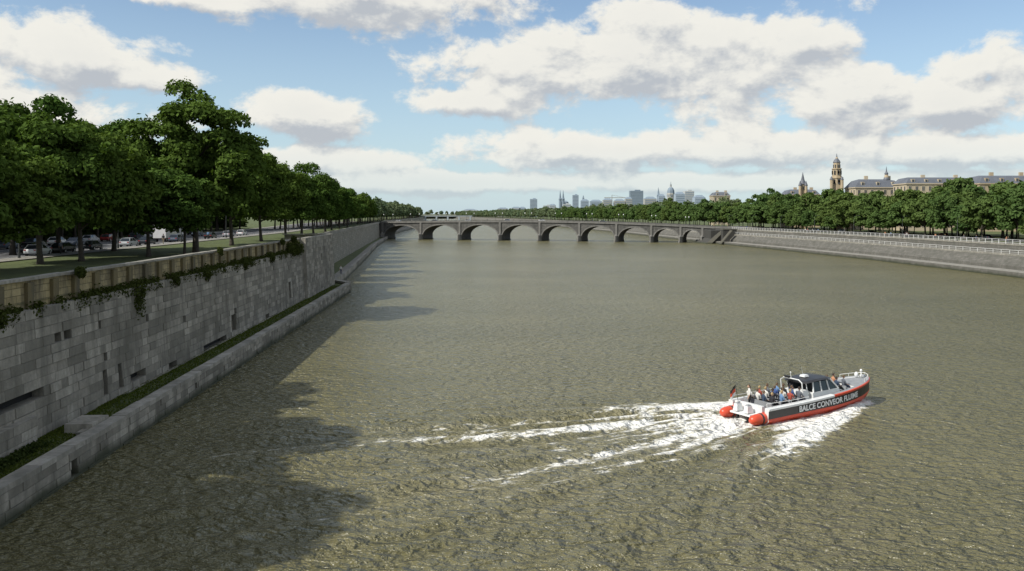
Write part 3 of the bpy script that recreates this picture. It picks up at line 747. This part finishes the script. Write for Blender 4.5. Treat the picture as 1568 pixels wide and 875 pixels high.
# ------------------------------------------------------------ boat
def build_boat():
    ang=math.atan2(BD.y,BD.x)
    root=empty('passenger_boat',(BS.x,BS.y,0.0),ang)
    root.rotation_euler=(0,math.radians(-1.4),ang)
    M_red=plain('boat_red',(.58,.07,.03),.35,.08,2); M_blk=plain('boat_black',(.02,.02,.022),.4,.2,2)
    M_wh=plain('boat_white',(.70,.71,.70),.35,.07,2); M_gry=plain('boat_grey_deck',(.24,.25,.26),.6,.15,3)
    mg,nt,b=newmat('boat_glass'); b.inputs['Roughness'].default_value=.05; setc(nt,b,mixc(nt,noise(nt,geo(nt),2),(.015,.02,.025),(.03,.04,.045)))
    mats=[M_red,M_blk,M_wh,M_gry,mg]
    L=13.4; mb=MB(); rings=[]
    def hb(x):
        return 1.9 if x<6.5 else 1.9*(max(0,1-((x-6.5)/(L-6.5))**2.3))**.62+.02
    def zd(x): return 1.16+.42*max(0,(x-3)/(L-3))**1.8
    def rdf(x): return .42+.40*max(0,(x-6)/(L-6))**2
    xs=[0,.4,1,2,3,4,5,6,7,8,9,10,10.8,11.5,12.1,12.6,13.0,13.25,13.4]
    for x in xs:
        b=hb(x); z=zd(x); k=max(0,(x-6)/(L-6)); kz=-.35+.8*k**3; 
        cz=.06+.55*k**2.2; rd=rdf(x)
        side=[(0,kz),(.7*b,kz*.5+cz*.4-.1),(.88*b*(1-.12*k),cz),(.99*b,(cz+rd)/2+.02),(.97*b,rd),(b,z-.15),(b+.06,z-.11),(b+.06,z+.01),(b-.03,z+.05),(max(b-.32,0),z+.05),(max(b-.36,0),z-.1),(max(b-.38,0),.66+.35*k)]
        left=[(x,y,zz) for y,zz in side]; right=[(x,-y,zz) for y,zz in side[::-1]]
        rings.append(right+left[1:])
    def hm(k,j):
        s=j if j>=11 else 21-j; s-=11
        x=xs[k]
        if s<=3: return 0
        if s==4: return 1
        if s in (5,6,7): return 0 if x>=7 else 2
        if s==8: return 3 if x>=7 else 2
        return 2
    mb.loft(rings,hm)
    fl=[(x,-max(hb(x)-.38,0),.66+.35*max(0,(x-6)/(L-6))) for x in xs]; fr=[(x,max(hb(x)-.38,0),.66+.35*max(0,(x-6)/(L-6))) for x in xs]
    mb.loft([[a,b] for a,b in zip(fl,fr)],3)
    mb.quad([p for p in rings[0]],2)
    mb.obj('hull',mats,parent=root)
    mb=MB(); 
    fx=[10.4,10.8,11.5,12.1,12.6,13.0]
    mb.loft([[(x,-(hb(x)-.3 if hb(x)>.35 else 0.02),zd(x)-.03),(x,0,zd(x)+.06),(x,(hb(x)-.3 if hb(x)>.35 else 0.02),zd(x)-.03)] for x in fx],3)
    mb.quad([(10.4,-hb(10.4)+.3,zd(10.4)-.03),(10.4,hb(10.4)-.3,zd(10.4)-.03),(10.4,hb(10.4)-.3,.8),(10.4,-hb(10.4)+.3,.8)],2)
    mb.obj('foredeck',mats,parent=root)
    for y in (-1.42,1.42):
        mb=MB(); n=[(-1.35,.05),(-1.3,.2),(-1.15,.31),(-.9,.38),(-.5,.40),(.5,.40),(1.8,.40),(2.2,.33)]
        mb.tube([(x,y,.46) for x,_ in n],[r for _,r in n],0,14)
        mb.tube([(-.45,y,.46),(-.3,y,.46)],[.415,.415],1,14)
        mb.tube([(.4,y,.46),(.55,y,.46)],[.415,.415],2,14)
        mb.obj('stern_tube',mats,True,root)
    mb=MB()
    mb.box((-.45,0,.62),(.9,1.9,.12),2); mb.box((.1,0,.95),(.25,2.6,.6),2)
    mb.obj('swim_platform',mats,parent=root)
    for y in (-.5,.5):
        mb=MB(); mb.box((-.55,y,1.0),(.6,.42,.5),2,taper=.75); mb.box((-.55,y,1.28),(.42,.30,.1),3,taper=.6); mb.box((-.6,y,.45),(.2,.12,.9),1); mb.box((-.6,y,.12),(.5,.2,.06),1)
        mb.obj('outboard_engine',mats,parent=root)
    mb=MB()
    def cab(x0,x1,w,z0,z1,k0,k1,kw,m):
        a=[(x0,-w,z0),(x1,-w,z0),(x1,w,z0),(x0,w,z0)]; b=[(x0+k0,-w*kw,z1),(x1-k1,-w*kw,z1),(x1-k1,w*kw,z1),(x0+k0,w*kw,z1)]
        mb.loft([a,b],m,closed=True); mb.quad(b,m)
    cab(5.5,8.7,1.25,.66,1.50,0,.25,.97,2)
    cab(5.62,8.4,1.16,1.502,2.20,.12,.75,.86,4)
    for y in (-1,1):
        for xa,xb in ((5.58,5.72),(6.5,6.5),(7.35,7.25),(8.42,7.68)):
            mb.tube([(xa,y*1.19,1.48),(xb,y*1.02,2.23)],.06,2,6)
    mb.tube([(8.42,-1.17,1.51),(8.42,1.17,1.51)],.05,2,6); mb.tube([(8.44,0,1.51),(7.7,0,2.23)],.04,2,6)
    mb.obj('cabin',mats,parent=root)
    mb=MB(); r=[]
    for x,z,w in ((4.9,2.24,.9),(5.1,2.30,1.12),(6.2,2.38,1.2),(7.4,2.36,1.15),(7.95,2.26,.95)):
        r.append([(x,-w,z-.06),(x,-w*.8,z+.04),(x,0,z+.08),(x,w*.8,z+.04),(x,w,z-.06),(x,0,z-.08)])
    mb.loft(r,1,closed=True); mb.quad(r[0],1); mb.quad(r[-1],1)
    mb.box((6.0,0,2.54),(.5,.5,.14),2,taper=.8)
    mb.tube([(5.3,-.9,1.4),(5.1,-.9,2.24)],.035,2,6); mb.tube([(5.3,.9,1.4),(5.1,.9,2.24)],.035,2,6)
    mb.obj('cabin_roof',mats,parent=root)
    mb=MB()
    mb.tube([(4.7,-1.0,.8),(4.55,-1.0,2.3),(4.55,-.7,2.5),(4.55,.7,2.5),(4.55,1.0,2.3),(4.7,1.0,.8)],.045,2,6)
    mb.tube([(4.55,0,2.5),(4.5,0,2.95)],.025,2,5); mb.box((4.55,.35,2.6),(.14,.5,.14),1); mb.tube([(6.6,.6,2.4),(6.4,.6,3.1)],[.015,.006],2,5); mb.ell((4.5,0,2.97),(.06,.06,.06),2,6,4)
    mb.obj('radar_arch',mats,parent=root)
    mb=MB()
    for x in (1.2,2.15,3.1,4.05): 
        mb.box((x,0,.9),(.45,2.7,.42),3); mb.box((x-.26,0,1.2),(.08,2.7,.35),3)
    for x in (9.0,9.9): mb.box((x,0,1.0),(.42,1.9,.42),3); mb.box((x-.25,0,1.28),(.08,1.9,.3),3)
    mb.box((4.9,-.6,1.2),(.6,1.0,1.0),2,taper=.9)
    mb.obj('seats',mats,parent=root)
    mb=MB()
    pts=[(x,-(hb(x)-.12),zd(x)+.3) for x in (11.6,12.3,12.9)]; pts+= [(13.15,0,zd(13.2)+.34)]+[(x,(hb(x)-.12),zd(x)+.3) for x in (12.9,12.3,11.6)]
    mb.tube(pts,.022,0,6)
    for p in pts: mb.tube([(p[0],p[1],p[2]-.3),p],.018,0,5)
    pts=[(0.1,-1.65,1.5),(2.5,-1.75,1.45),(4.4,-1.75,1.45)]
    for sg in (1,-1):
        q=[(a,b*sg,c) for a,b,c in pts]; mb.tube(q,.018,0,6)
        for p in q: mb.tube([(p[0],p[1],1.15),p],.018,0,5)
    mb.obj('handrails',[M_white],parent=root)
    mb=MB(); mb.box((12.9,0,zd(12.9)+.12),(.5,.22,.2),0); mb.ell((12.4,.2,zd(12.4)+.28),(.16,.16,.24),0,8,6); mb.tube([(12.6,-.1,zd(12.6)),(12.6,-.1,zd(12.6)+.55)],.05,0,6); mb.ell((12.6,-.1,zd(12.6)+.62),(.11,.11,.13),0,8,6)
    mb.obj('bow_windlass',[M_wh],True,root)
    mb=MB(); mb.tube([(-.1,.9,1.2),(-.35,.9,2.5)],.02,1,5)
    def fp(u,v): return (-.37-u*.55,.9+.10*math.sin(u*6)*u,2.48-v*.75-.35*u)
    for i in range(6):
        for j in range(3): mb.quad([fp(i/6,j/3),fp((i+1)/6,j/3),fp((i+1)/6,(j+1)/3),fp(i/6,(j+1)/3)],(1,0,2)[j])
    mb.obj('flag',[M_red,M_blk,M_wh],parent=root)
    for sg in (-1,1):
        cu=bpy.data.curves.new('name_lettering','FONT'); cu.body='BALCE CONVEOR FLUIME'; cu.size=.60; cu.extrude=.006; cu.offset=.016; cu.align_x='CENTER'; cu.align_y='CENTER'; cu.space_character=1.0
        o=bpy.data.objects.new('tmpt',cu); COL.objects.link(o); bpy.context.view_layer.update()
        me=bpy.data.meshes.new_from_object(o.evaluated_get(bpy.context.evaluated_depsgraph_get())); bpy.data.objects.remove(o)
        for v in me.vertices:
            xx=v.co.x; yy=v.co.y; x=6.6-xx if sg==1 else 6.6+xx
            v.co=Vector((x,sg*(hb(x)+.015+v.co.z),(zd(x)-.15+rdf(x))/2+yy*.95))
        me.materials.clear(); me.materials.append(M_wh)
        o=bpy.data.objects.new('name_lettering',me); COL.objects.link(o); o.parent=root
    for x in (1.25,2.2,3.15,4.1):
        for y in (-1.05,-.35,.35,1.05):
            if random.random()<.9: person('sit',(x,y+random.uniform(-.06,.06),1.16),random.uniform(-.4,.4),root,'passenger',s=random.uniform(.97,1.06))
    for x,y in ((9.05,-.5),(9.05,.4),(9.95,-.45),(9.95,.5)): person('sit',(x,y,1.25),random.uniform(-.4,.4),root,'passenger')
    person('stand',(5.1,.55,.67),.1,root,'passenger',sh=1); person('stand',(.65,.5,.67),2.6,root,'passenger',sh=2)
build_boat()

for k in range(26):
    i=random.randrange(3,7); a,b=R0[i],R0[i+1]; t=random.random()
    p=offset([a,((a[0]+b[0])/2,(a[1]+b[1])/2),b],random.uniform(11.2,17)); q=(p[0][0]+(p[2][0]-p[0][0])*t,p[0][1]+(p[2][1]-p[0][1])*t)
    person('walk',(q[0],q[1],7.21),random.choice([1.6,-1.6])+random.uniform(-.3,.3),None,'pedestrian')
person('stand',(-38.1,190,1.62),-1.2,None,'fisherman',sh=2,s=1.1)
for s in (40,62,88,104,131,150):
    p=bA+bu*s+bn*4.8; person('walk',(p.x,p.y,bdk(s)+.28),math.atan2(bu.y,bu.x),None,'pedestrian')
for y in (92,112,150,176): person('walk',(-53.2-.054*y,y,9.74),1.6,None,'pedestrian')

# ------------------------------------------------------------ cars
M_tyre=plain('tyre',(.02,.02,.02),.8); M_hub=plain('hub',(.35,.35,.36),.35,.1,3,.8)
mgl,nt,b=newmat('car_glass'); b.inputs['Roughness'].default_value=.06; setc(nt,b,mixc(nt,noise(nt,geo(nt),1),(.015,.018,.02),(.03,.035,.04)))
M_hl=plain('headlamp',(.7,.7,.68),.2); M_tl=plain('taillamp',(.35,.02,.02),.3)
CP=[plain('car_paint_%d'%i,c,.25,.04,1) for i,c in enumerate([(.03,.035,.045),(.45,.46,.48),(.70,.70,.69),(.10,.12,.16),(.20,.03,.03),(.02,.02,.02)])]
def car_mesh(i):
    mb=MB(); st=[(-2.15,.45,.72,.78),(-2.05,.30,.88,.84),(-1.4,.24,.95,.88),(-.2,.22,.95,.9),(.9,.22,.92,.9),(1.6,.24,.84,.87),(2.05,.30,.70,.80),(2.15,.42,.58,.70)]
    r=[[(x,-w*.92,z0),(x,-w,(z0+z1)/2),(x,-w*.93,z1),(x,w*.93,z1),(x,w,(z0+z1)/2),(x,w*.92,z0)] for x,z0,z1,w in st]
    mb.loft(r,0,closed=True); mb.quad(r[0],0); mb.quad(r[-1],0)
    B=[(-1.85,-.8,.94),(1.05,-.8,.9),(1.05,.8,.9),(-1.85,.8,.94)]; T=[(-1.3,-.62,1.40),(.3,-.62,1.43),(.3,.62,1.43),(-1.3,.62,1.40)]
    mb.loft([B,T],1,closed=True); T2=[(x,y*1.02,z+.03) for x,y,z in T]; mb.loft([T,T2],0,closed=True); mb.quad(T2,0)
    for y in (-1,1):
        for (xa,za),(xb,zb) in (((1.05,.9),(.3,1.42)),((-.35,.93),(-.4,1.42)),((-1.85,.94),(-1.3,1.41))): mb.tube([(xa,y*.8,za),(xb,y*.63,zb)],.04,0,5)
        for x in (-1.3,1.35):
            mb.tube([(x,y*.66,.32),(x,y*.90,.32)],.32,2,14); mb.tube([(x,y*.90,.32),(x,y*.92,.32)],[.19,.17],3,10)
        mb.box((2.09,y*.58,.62),(.12,.28,.13),4); mb.box((-2.10,y*.62,.76),(.12,.26,.14),5); mb.box((.75,y*.93,.98),(.14,.14,.1),0)
    return mb.mesh('car_body',[CP[i],mgl,M_tyre,M_hub,M_hl,M_tl])
CM=[car_mesh(i) for i in range(6)]
def roadpt(y,off):
    x=-63-.054*y if y<250 else -76.5-(y-250)*.12
    return (x+off,y)
def rc(y,off,i,name='parked_car',rot=None):
    x,yy=roadpt(y,off); inst(name,CM[i],(x,yy,9.625),math.pi/2+.054 if rot is None else rot)
for k,y in enumerate((111,118,127,141,149,164,186,200,212)): rc(y,7.35,(2,5,0,1,0,3,5,1,2)[k])
for k,y in enumerate((112,120,131,139,147,160,168,182,190,205,220)): rc(y,-7.35,(1,2,3,0,2,1,4,0,2,1,5)[k])
for k,(y,o) in enumerate(((119,2.5),(143,-2.6),(176,2.4),(208,-2.5))): rc(y,o,(0,3,1,3)[k],'car',math.pi/2+.054+(math.pi if o<0 else 0))
def truck(x,y,rz):
    mb=MB(); mb.box((-1.2,0,2.1),(6.2,2.4,2.7),0); mb.box((-1.2,0,.65),(6.4,1.6,.2),2)
    a=[(2.1,-1.15,.5),(4.0,-1.15,.5),(4.0,1.15,.5),(2.1,1.15,.5)];b=[(2.1,-1.15,1.5),(4.0,-1.15,1.45),(4.0,1.15,1.45),(2.1,1.15,1.5)];c=[(2.1,-1.08,2.4),(3.6,-1.05,2.4),(3.6,1.05,2.4),(2.1,1.08,2.4)]
    mb.loft([a,b],0,closed=True); mb.loft([b,c],1,closed=True); mb.quad(c,0); mb.box((2.8,0,2.46),(1.5,2.15,.1),0)
    for xx in (3.1,-2.8,-3.7):
        for yy in (-1,1): mb.tube([(xx,yy*.85,.45),(xx,yy*1.18,.45)],.45,2,14); mb.tube([(xx,yy*1.18,.45),(xx,yy*1.2,.45)],.22,3,10)
    mb.obj('white_truck',[CP[2],mgl,M_tyre,M_hub],loc=(x,y,9.625),rz=rz)
x,y=roadpt(168,4.2); truck(x,y,math.pi/2+.054); x,y=roadpt(190,-2.4); truck(x,y,-math.pi/2+.054)
for s,i,o in ((30,2,1.8),(52,0,-1.8),(75,1,1.8),(98,3,-1.8),(120,2,1.8),(155,5,1.8)):
    p=bA+bu*s+bn*o; inst('car',CM[i],(p.x,p.y,bdk(s)+.29),math.atan2(bu.y,bu.x))
for k in range(9):
    y=190+k*24
    xx=np.interp(y,[p[1] for p in R0],[p[0] for p in R0])+28; inst('parked_car',CM[k%6],(xx,y,7.22),1.57)
def lamp_mesh(h=8.5):
    mb=MB(); mb.tube([(0,0,0),(0,0,.6),(0,0,.62),(0,0,h*.8),(.25,0,h*.95),(.9,0,h),(1.5,0,h)],[.16,.16,.09,.065,.05,.045,.04],0,7); mb.box((1.7,0,h-.03),(.6,.24,.12),0); mb.box((1.7,0,h-.1),(.5,.18,.03),1); return mb.mesh('lamp',[M_iron,M_white])
LM=lamp_mesh()
for y in (75,102,131,160,190,222,260,300): x,_=roadpt(y,9.6); inst('street_lamp',LM,(x,y,9.74),math.pi)
for y in range(150,450,33):
    xx=np.interp(y,[p[1] for p in R0],[p[0] for p in R0])+12.2; inst('street_lamp',LM,(xx,y,7.2),0,(1,1,.85))

# ------------------------------------------------------------ buildings
M_cream=plain('cream_render',(.46,.39,.28),.85,.08,.1); M_sand=plain('sandstone',(.40,.32,.21),.85,.12,.2)
M_slate=plain('slate_roof',(.11,.12,.14),.6,.15,.3); M_win=plain('window_glass',(.05,.06,.07),.15,.2,1)
M_hz=[plain('hazed_facade_%d'%i,c,.9,.06,.02) for i,c in enumerate([(.30,.36,.42),(.20,.25,.30),(.42,.44,.44),(.34,.34,.32)])]  # bluish aerial haze mixed into the skyline base colours
def classical(name,px0,px1,Y,yeave,yridge,depth=14,m=None,rot=0):
    x0,x1=PX(px0,Y),PX(px1,Y); w=x1-x0; ze,zr=ZY(yeave,Y),ZY(yridge,Y); root=empty(name,((x0+x1)/2,Y,GR),rot); h=ze-GR
    mb=MB(); mb.box((0,depth/2,h/2),(w,depth,h),0); mb.box((0,depth/2,h-.2),(w+.8,depth+.8,.5),0); mb.box((0,depth/2,h-4.6),(w+.3,depth+.3,.25),0)
    mb.obj('walls',[m or M_cream],parent=root)
    mb=MB(); n=max(3,int(w/3.0))
    for k in range(n):
        x=-w/2+(k+.5)*w/n; z=h-2.4
        while z>1.5:
            mb.box((x,-.03,z),(1.5,.14,2.4),0); mb.box((x,-.06,z),(1.1,.14,2.0),1); mb.box((x,-.10,z),(.07,.14,2.0),0); z-=4.2
    nd=max(2,int(depth/3.5))
    for k in range(nd):
        y=(k+.5)*depth/nd; z=h-2.4
        while z>1.5:
            for sx in (-1,1): mb.box((sx*(w/2+.03),y,z),(.14,1.5,2.4),0); mb.box((sx*(w/2+.06),y,z),(.14,1.1,2.0),1)
            z-=4.2
    mb.obj('windows',[M_cream,M_win],parent=root)
    mb=MB(); H=zr-ze; a=[(-w/2-.2,-.2,h+.06),(w/2+.2,-.2,h+.06),(w/2+.2,depth+.2,h+.06),(-w/2-.2,depth+.2,h+.06)]
    i=H*.55; b=[(-w/2+i,i,h+H*.8),(w/2-i,i,h+H*.8),(w/2-i,depth-i,h+H*.8),(-w/2+i,depth-i,h+H*.8)]; c=[(-w/2+i+2,depth/2,h+H),(w/2-i-2,depth/2,h+H),(w/2-i-2,depth/2+.1,h+H),(-w/2+i+2,depth/2+.1,h+H)]
    mb.loft([a,b,c],0,closed=True); mb.quad(c,0)
    for k in range(n//2): x=-w/2+(k+.5)*w/(n//2); mb.box((x,H*.3,h+H*.38),(1.5,1.4,H*.5),1); mb.box((x,H*.3-.72,h+H*.38),(.9,.1,H*.36),2)
    for k in range(max(2,n//4)): x=-w/2+(k+.7)*w/max(2,n//4); mb.box((x,depth*.5,h+H*1.1),(1.8,.9,H*.6),1)
    mb.obj('roof',[M_slate,m or M_cream,M_win],parent=root)
classical('palace_building',1388,1490,395,281,271); classical('palace_building',1500,1640,380,281,268,16,M_sand); classical('town_house',1310,1380,430,287,274,14,M_cream)
classical('town_house',1205,1255,500,298,290,12,M_sand); classical('town_house',1092,1118,620,300,294,12,M_cream); classical('town_house',1650,1900,360,280,262)
def spire_tower(name,px,Y,prof,mats,base=GR,n=8,k_=1.0):
    mb=MB(); rings=[]; ml=[]
    pr=[(base,prof[0][1],prof[0][2])]+[(ZY(y,Y),w,m) for y,w,m in prof]
    for z,w,m in pr:
        w*=k_
        rings.append([(w*math.cos(math.pi*2*(k+.5)/n)*1.08,w*math.sin(math.pi*2*(k+.5)/n)*1.08,z) for k in range(n)]); ml.append(m)
    mb.loft(rings,lambda k,j:ml[k+1],closed=True); mb.quad(rings[-1],ml[-1])
    for z,w,m in pr[1:]:
        w*=k_
        if w>1.1 and m==0:
            for k in range(n):
                a=math.pi*2*k/n; mb.box((w*math.cos(a)*1.0,w*math.sin(a)*1.0,z-1.9),(.2,w*.3,1.8),2,a)
    return mb.obj(name,mats,loc=(PX(px,Y),Y,0))
spire_tower('church_tower',1281,440,[(274,3.5,0),(273.5,3.9,0),(272,3.9,0),(271.5,2.8,0),(260,2.7,0),(259.5,3.1,0),(258.5,3.1,0),(258,2.1,0),(250,2.0,0),(249.5,2.3,0),(248.5,2.2,1),(246,1.7,1),(243,.8,1),(241,.5,0),(240,.35,1),(235,.05,1)],[M_sand,M_slate,M_win],k_=.76)
for dx in (-8,8): spire_tower('church_turret',1281+dx,437,[(276,.9,0),(275.5,1.1,0),(270,.05,1)],[M_sand,M_slate,M_win],k_=.8)
spire_tower('church_spire',1229,460,[(283,1.9,0),(282.5,2.3,0),(281.5,1.9,1),(276,1.0,1),(264,.06,1)],[M_sand,M_slate,M_win],k_=.85)
for dx in (-4,5): spire_tower('church_spire',1229+dx,458,[(285,.7,0),(284.5,.9,1),(277,.05,1)],[M_sand,M_slate,M_win])
spire_tower('roof_fleche',1357,435,[(276,1.4,0),(275.5,1.8,1),(272,1.3,1),(268,.9,0),(266,1.1,1),(263,.4,1),(255,.05,1)],[M_sand,M_slate,M_win],k_=.8)
def block(name,px,wpx,ytop,Y=1800,m=0,d=20,roof=False):
    w=wpx*Y/1306; z=ZY(ytop,Y); mb=MB(); mb.box((0,0,(z-GR)/2+GR),(w,d,z-GR),0)
    zz=z-3
    while zz>GR+10:
        mb.box((0,-d/2-.05,zz),(w*.92,.3,1.3),1); zz-=3.6
    if roof: mb.box((0,0,z+2),(w*1.02,d*1.02,4),2,taper=.5)
    else: mb.box((w*.1,0,z+1.2),(w*.4,d*.5,2.4),0)
    return mb.obj(name,[M_hz[m],M_hz[1],M_hz[1]],loc=(PX(px,Y),Y,0))
for a in ((817,11,305,2300,0),(881,9,299,2200,0),(974,20,292.5,2000,1),(1054,14,293,1500,2),(839,14,315,2300,2),(868,12,313,1900,2)): block('office_tower',a[0],a[1],a[2],a[3],a[4])
for px,w,y,Y in ((770,16,320,2600),(790,14,319,2500),(800,10,319,2500),(846,10,315,2200),(895,12,308,1900),(912,18,309,1800),(930,14,307,1700),(948,16,308,1700),(962,10,305,1700),(995,18,305,1500),(1012,10,301,1500),(1040,14,298,1400),(1070,16,303,1300),(1100,18,303,1100),(720,20,322,2900)):
    block('distant_building',px,w,y,Y,random.choice([0,2,3]),18,True)
for dx in (-2.3,2.3): spire_tower('cathedral_tower',860+dx,2100,[(306,3.2,0),(305,3.6,0),(303,2.4,0),(291,.1,0)],[M_hz[1],M_hz[1],M_hz[1]])
block('cathedral_nave',864,12,310,2120,1,18,True)
spire_tower('dome_church',1027,1450,[(299,7,0),(298.5,7.6,0),(296,7,0),(292,6.5,1),(289,5,1),(287,2.5,1),(286.5,1.6,0),(283,1.5,0),(282,.6,1),(278,.1,1)],[M_hz[3],M_hz[1],M_hz[1]],k_=.85)
spire_tower('church_spire',1008,1500,[(300,2.2,0),(299,2.6,0),(296,1.6,0),(287,.1,0)],[M_hz[1],M_hz[1],M_hz[1]])
spire_tower('church_spire',893,2000,[(304,2.4,0),(299,.2,0)],[M_hz[1],M_hz[1],M_hz[1]])
def crane(px,Y,yt):
    x=PX(px,Y); z=ZY(yt,Y); mb=MB(); mb.box((0,0,(z+7)/2),(1.6,1.6,z-7),0); mb.box((8,0,z),(50,1.4,1.6),0); mb.tube([(0,0,z+6),(25,0,z+1)],.3,0,4); mb.box((0,0,z+3),(1.2,1.2,6),0)
    mb.obj('tower_crane',[M_hz[3]],loc=(x,Y,0))
crane(937,1900,303)

# ------------------------------------------------------------ light & sky
sd=Vector((-.62,-.34,.70)).normalized()
sun=bpy.data.lights.new('sun','SUN'); sun.energy=5.0; sun.angle=math.radians(.5); sun.color=(1,.96,.88)
so=bpy.data.objects.new('sun',sun); COL.objects.link(so); so.rotation_euler=sd.to_track_quat('Z','Y').to_euler()
w=bpy.data.worlds.new('World'); sc.world=w; w.use_nodes=True; nt=w.node_tree
bg=nt.nodes['Background']; STR=.13; bg.inputs[1].default_value=STR
sky=nt.nodes.new('ShaderNodeTexSky'); sky.sky_type='NISHITA'; sky.sun_disc=False
sky.sun_elevation=math.asin(sd.z); sky.sun_rotation=math.atan2(sd.x,sd.y)%(2*math.pi); sky.dust_density=.4; sky.air_density=1.0; sky.ozone_density=1.6
tc=nt.nodes.new('ShaderNodeTexCoord'); sx=nt.nodes.new('ShaderNodeSeparateXYZ'); nt.links.new(tc.outputs['Generated'],sx.inputs[0])
az=mathn(nt,'ARCTAN2',sx.outputs[0],sx.outputs[1]); el=mathn(nt,'ARCSINE',sx.outputs[2])
BL=[(815,112,175,70),(960,88,180,92),(1115,85,200,90),(715,158,125,28),(1235,60,90,42),
    (1290,152,200,62),(1460,165,230,64),(1500,98,110,42),(550,-5,320,56),(300,-2,120,24),
    (80,82,225,62),(220,118,110,36),(40,180,260,60),(480,182,115,46),(935,230,310,42),(1150,228,200,38),
    (1450,228,260,36),(420,245,240,32),(700,280,450,22),(1100,278,520,24)]
KY=1.55
v0=nt.nodes.new('ShaderNodeCombineXYZ'); nt.links.new(az,v0.inputs[0]); nt.links.new(mathn(nt,'MULTIPLY',el,KY),v0.inputs[1])
out=mathn(nt,'MAXIMUM',maprange(nt,mathn(nt,'ABSOLUTE',az),.58,.72),maprange(nt,el,.26,.36))
nl=noise(nt,v0.outputs[0],2.3,2,.55)
gen=mathn(nt,'ADD',mathn(nt,'MULTIPLY',mathn(nt,'SUBTRACT',nl,.47),4.0),mathn(nt,'MULTIPLY',mathn(nt,'SUBTRACT',out,1),3))
def density(off,det):
    if off:
        va=nt.nodes.new('ShaderNodeVectorMath'); va.operation='ADD'; nt.links.new(v0.outputs[0],va.inputs[0]); va.inputs[1].default_value=off; p=va.outputs[0]
    else: p=v0.outputs[0]
    n1=noise(nt,p,9.0,det,.62,.12)
    acc=None
    for cx,cy,rx,ry in BL:
        a=math.atan((cx-784)/1306); e=math.atan((328-cy)/1306*math.cos(a)); k=math.cos(a)**2
        SX=1/(rx/1306*k); SY=1/(ry/1306*math.cos(a))/KY
        vm=nt.nodes.new('ShaderNodeVectorMath'); vm.operation='MULTIPLY_ADD'; nt.links.new(p,vm.inputs[0]); vm.inputs[1].default_value=(SX,SY,0); vm.inputs[2].default_value=(-a*SX,-e*KY*SY,0)
        vl=nt.nodes.new('ShaderNodeVectorMath'); vl.operation='LENGTH'; nt.links.new(vm.outputs[0],vl.inputs[0]); r=vl.outputs['Value']
        acc=r if acc is None else mathn(nt,'SMOOTH_MIN',acc,r,.15)
    acc=mathn(nt,'MAXIMUM',mathn(nt,'SUBTRACT',1,acc),-1.0)
    acc=mathn(nt,'MAXIMUM',acc,gen)
    return mathn(nt,'ADD',mathn(nt,'SUBTRACT',mathn(nt,'MULTIPLY',acc,.85),.06),mathn(nt,'MULTIPLY',mathn(nt,'SUBTRACT',n1,.5),2.5))
D1=density(None,7); D2=density((-.008,.024,0),5)
alpha=maprange(nt,D1,-.08,.24,0,1,True)
sh=mathn(nt,'SUBTRACT',D1,D2); lit=maprange(nt,sh,-.44,.22,0,1,True)
thick=maprange(nt,D1,.15,1.0,0,.30)
lit2=mathn(nt,'SUBTRACT',lit,mathn(nt,'MULTIPLY',thick,.5),clamp=True)
cc=mixc(nt,lit2,tuple(x/STR for x in (.50,.53,.57)),tuple(x/STR for x in (.90,.88,.81)))
hz=maprange(nt,el,0.0,.24,.75,.05)
skyc=mixc(nt,hz,sky.outputs[0],tuple(x/STR for x in (.50,.68,.80)))
al2=mathn(nt,'MULTIPLY',alpha,maprange(nt,el,0.0,.09,.35,.97,True))
fin=mixc(nt,al2,skyc,cc); nt.links.new(fin,bg.inputs[0])

cam=bpy.data.cameras.new('cam'); cam.lens=30; cam.sensor_width=36; cam.shift_y=-109.5/1568; cam.clip_end=60000; cam.clip_start=.5
co=bpy.data.objects.new('camera',cam); COL.objects.link(co); co.location=(0,0,15); co.rotation_euler=(math.pi/2,0,0); sc.camera=co
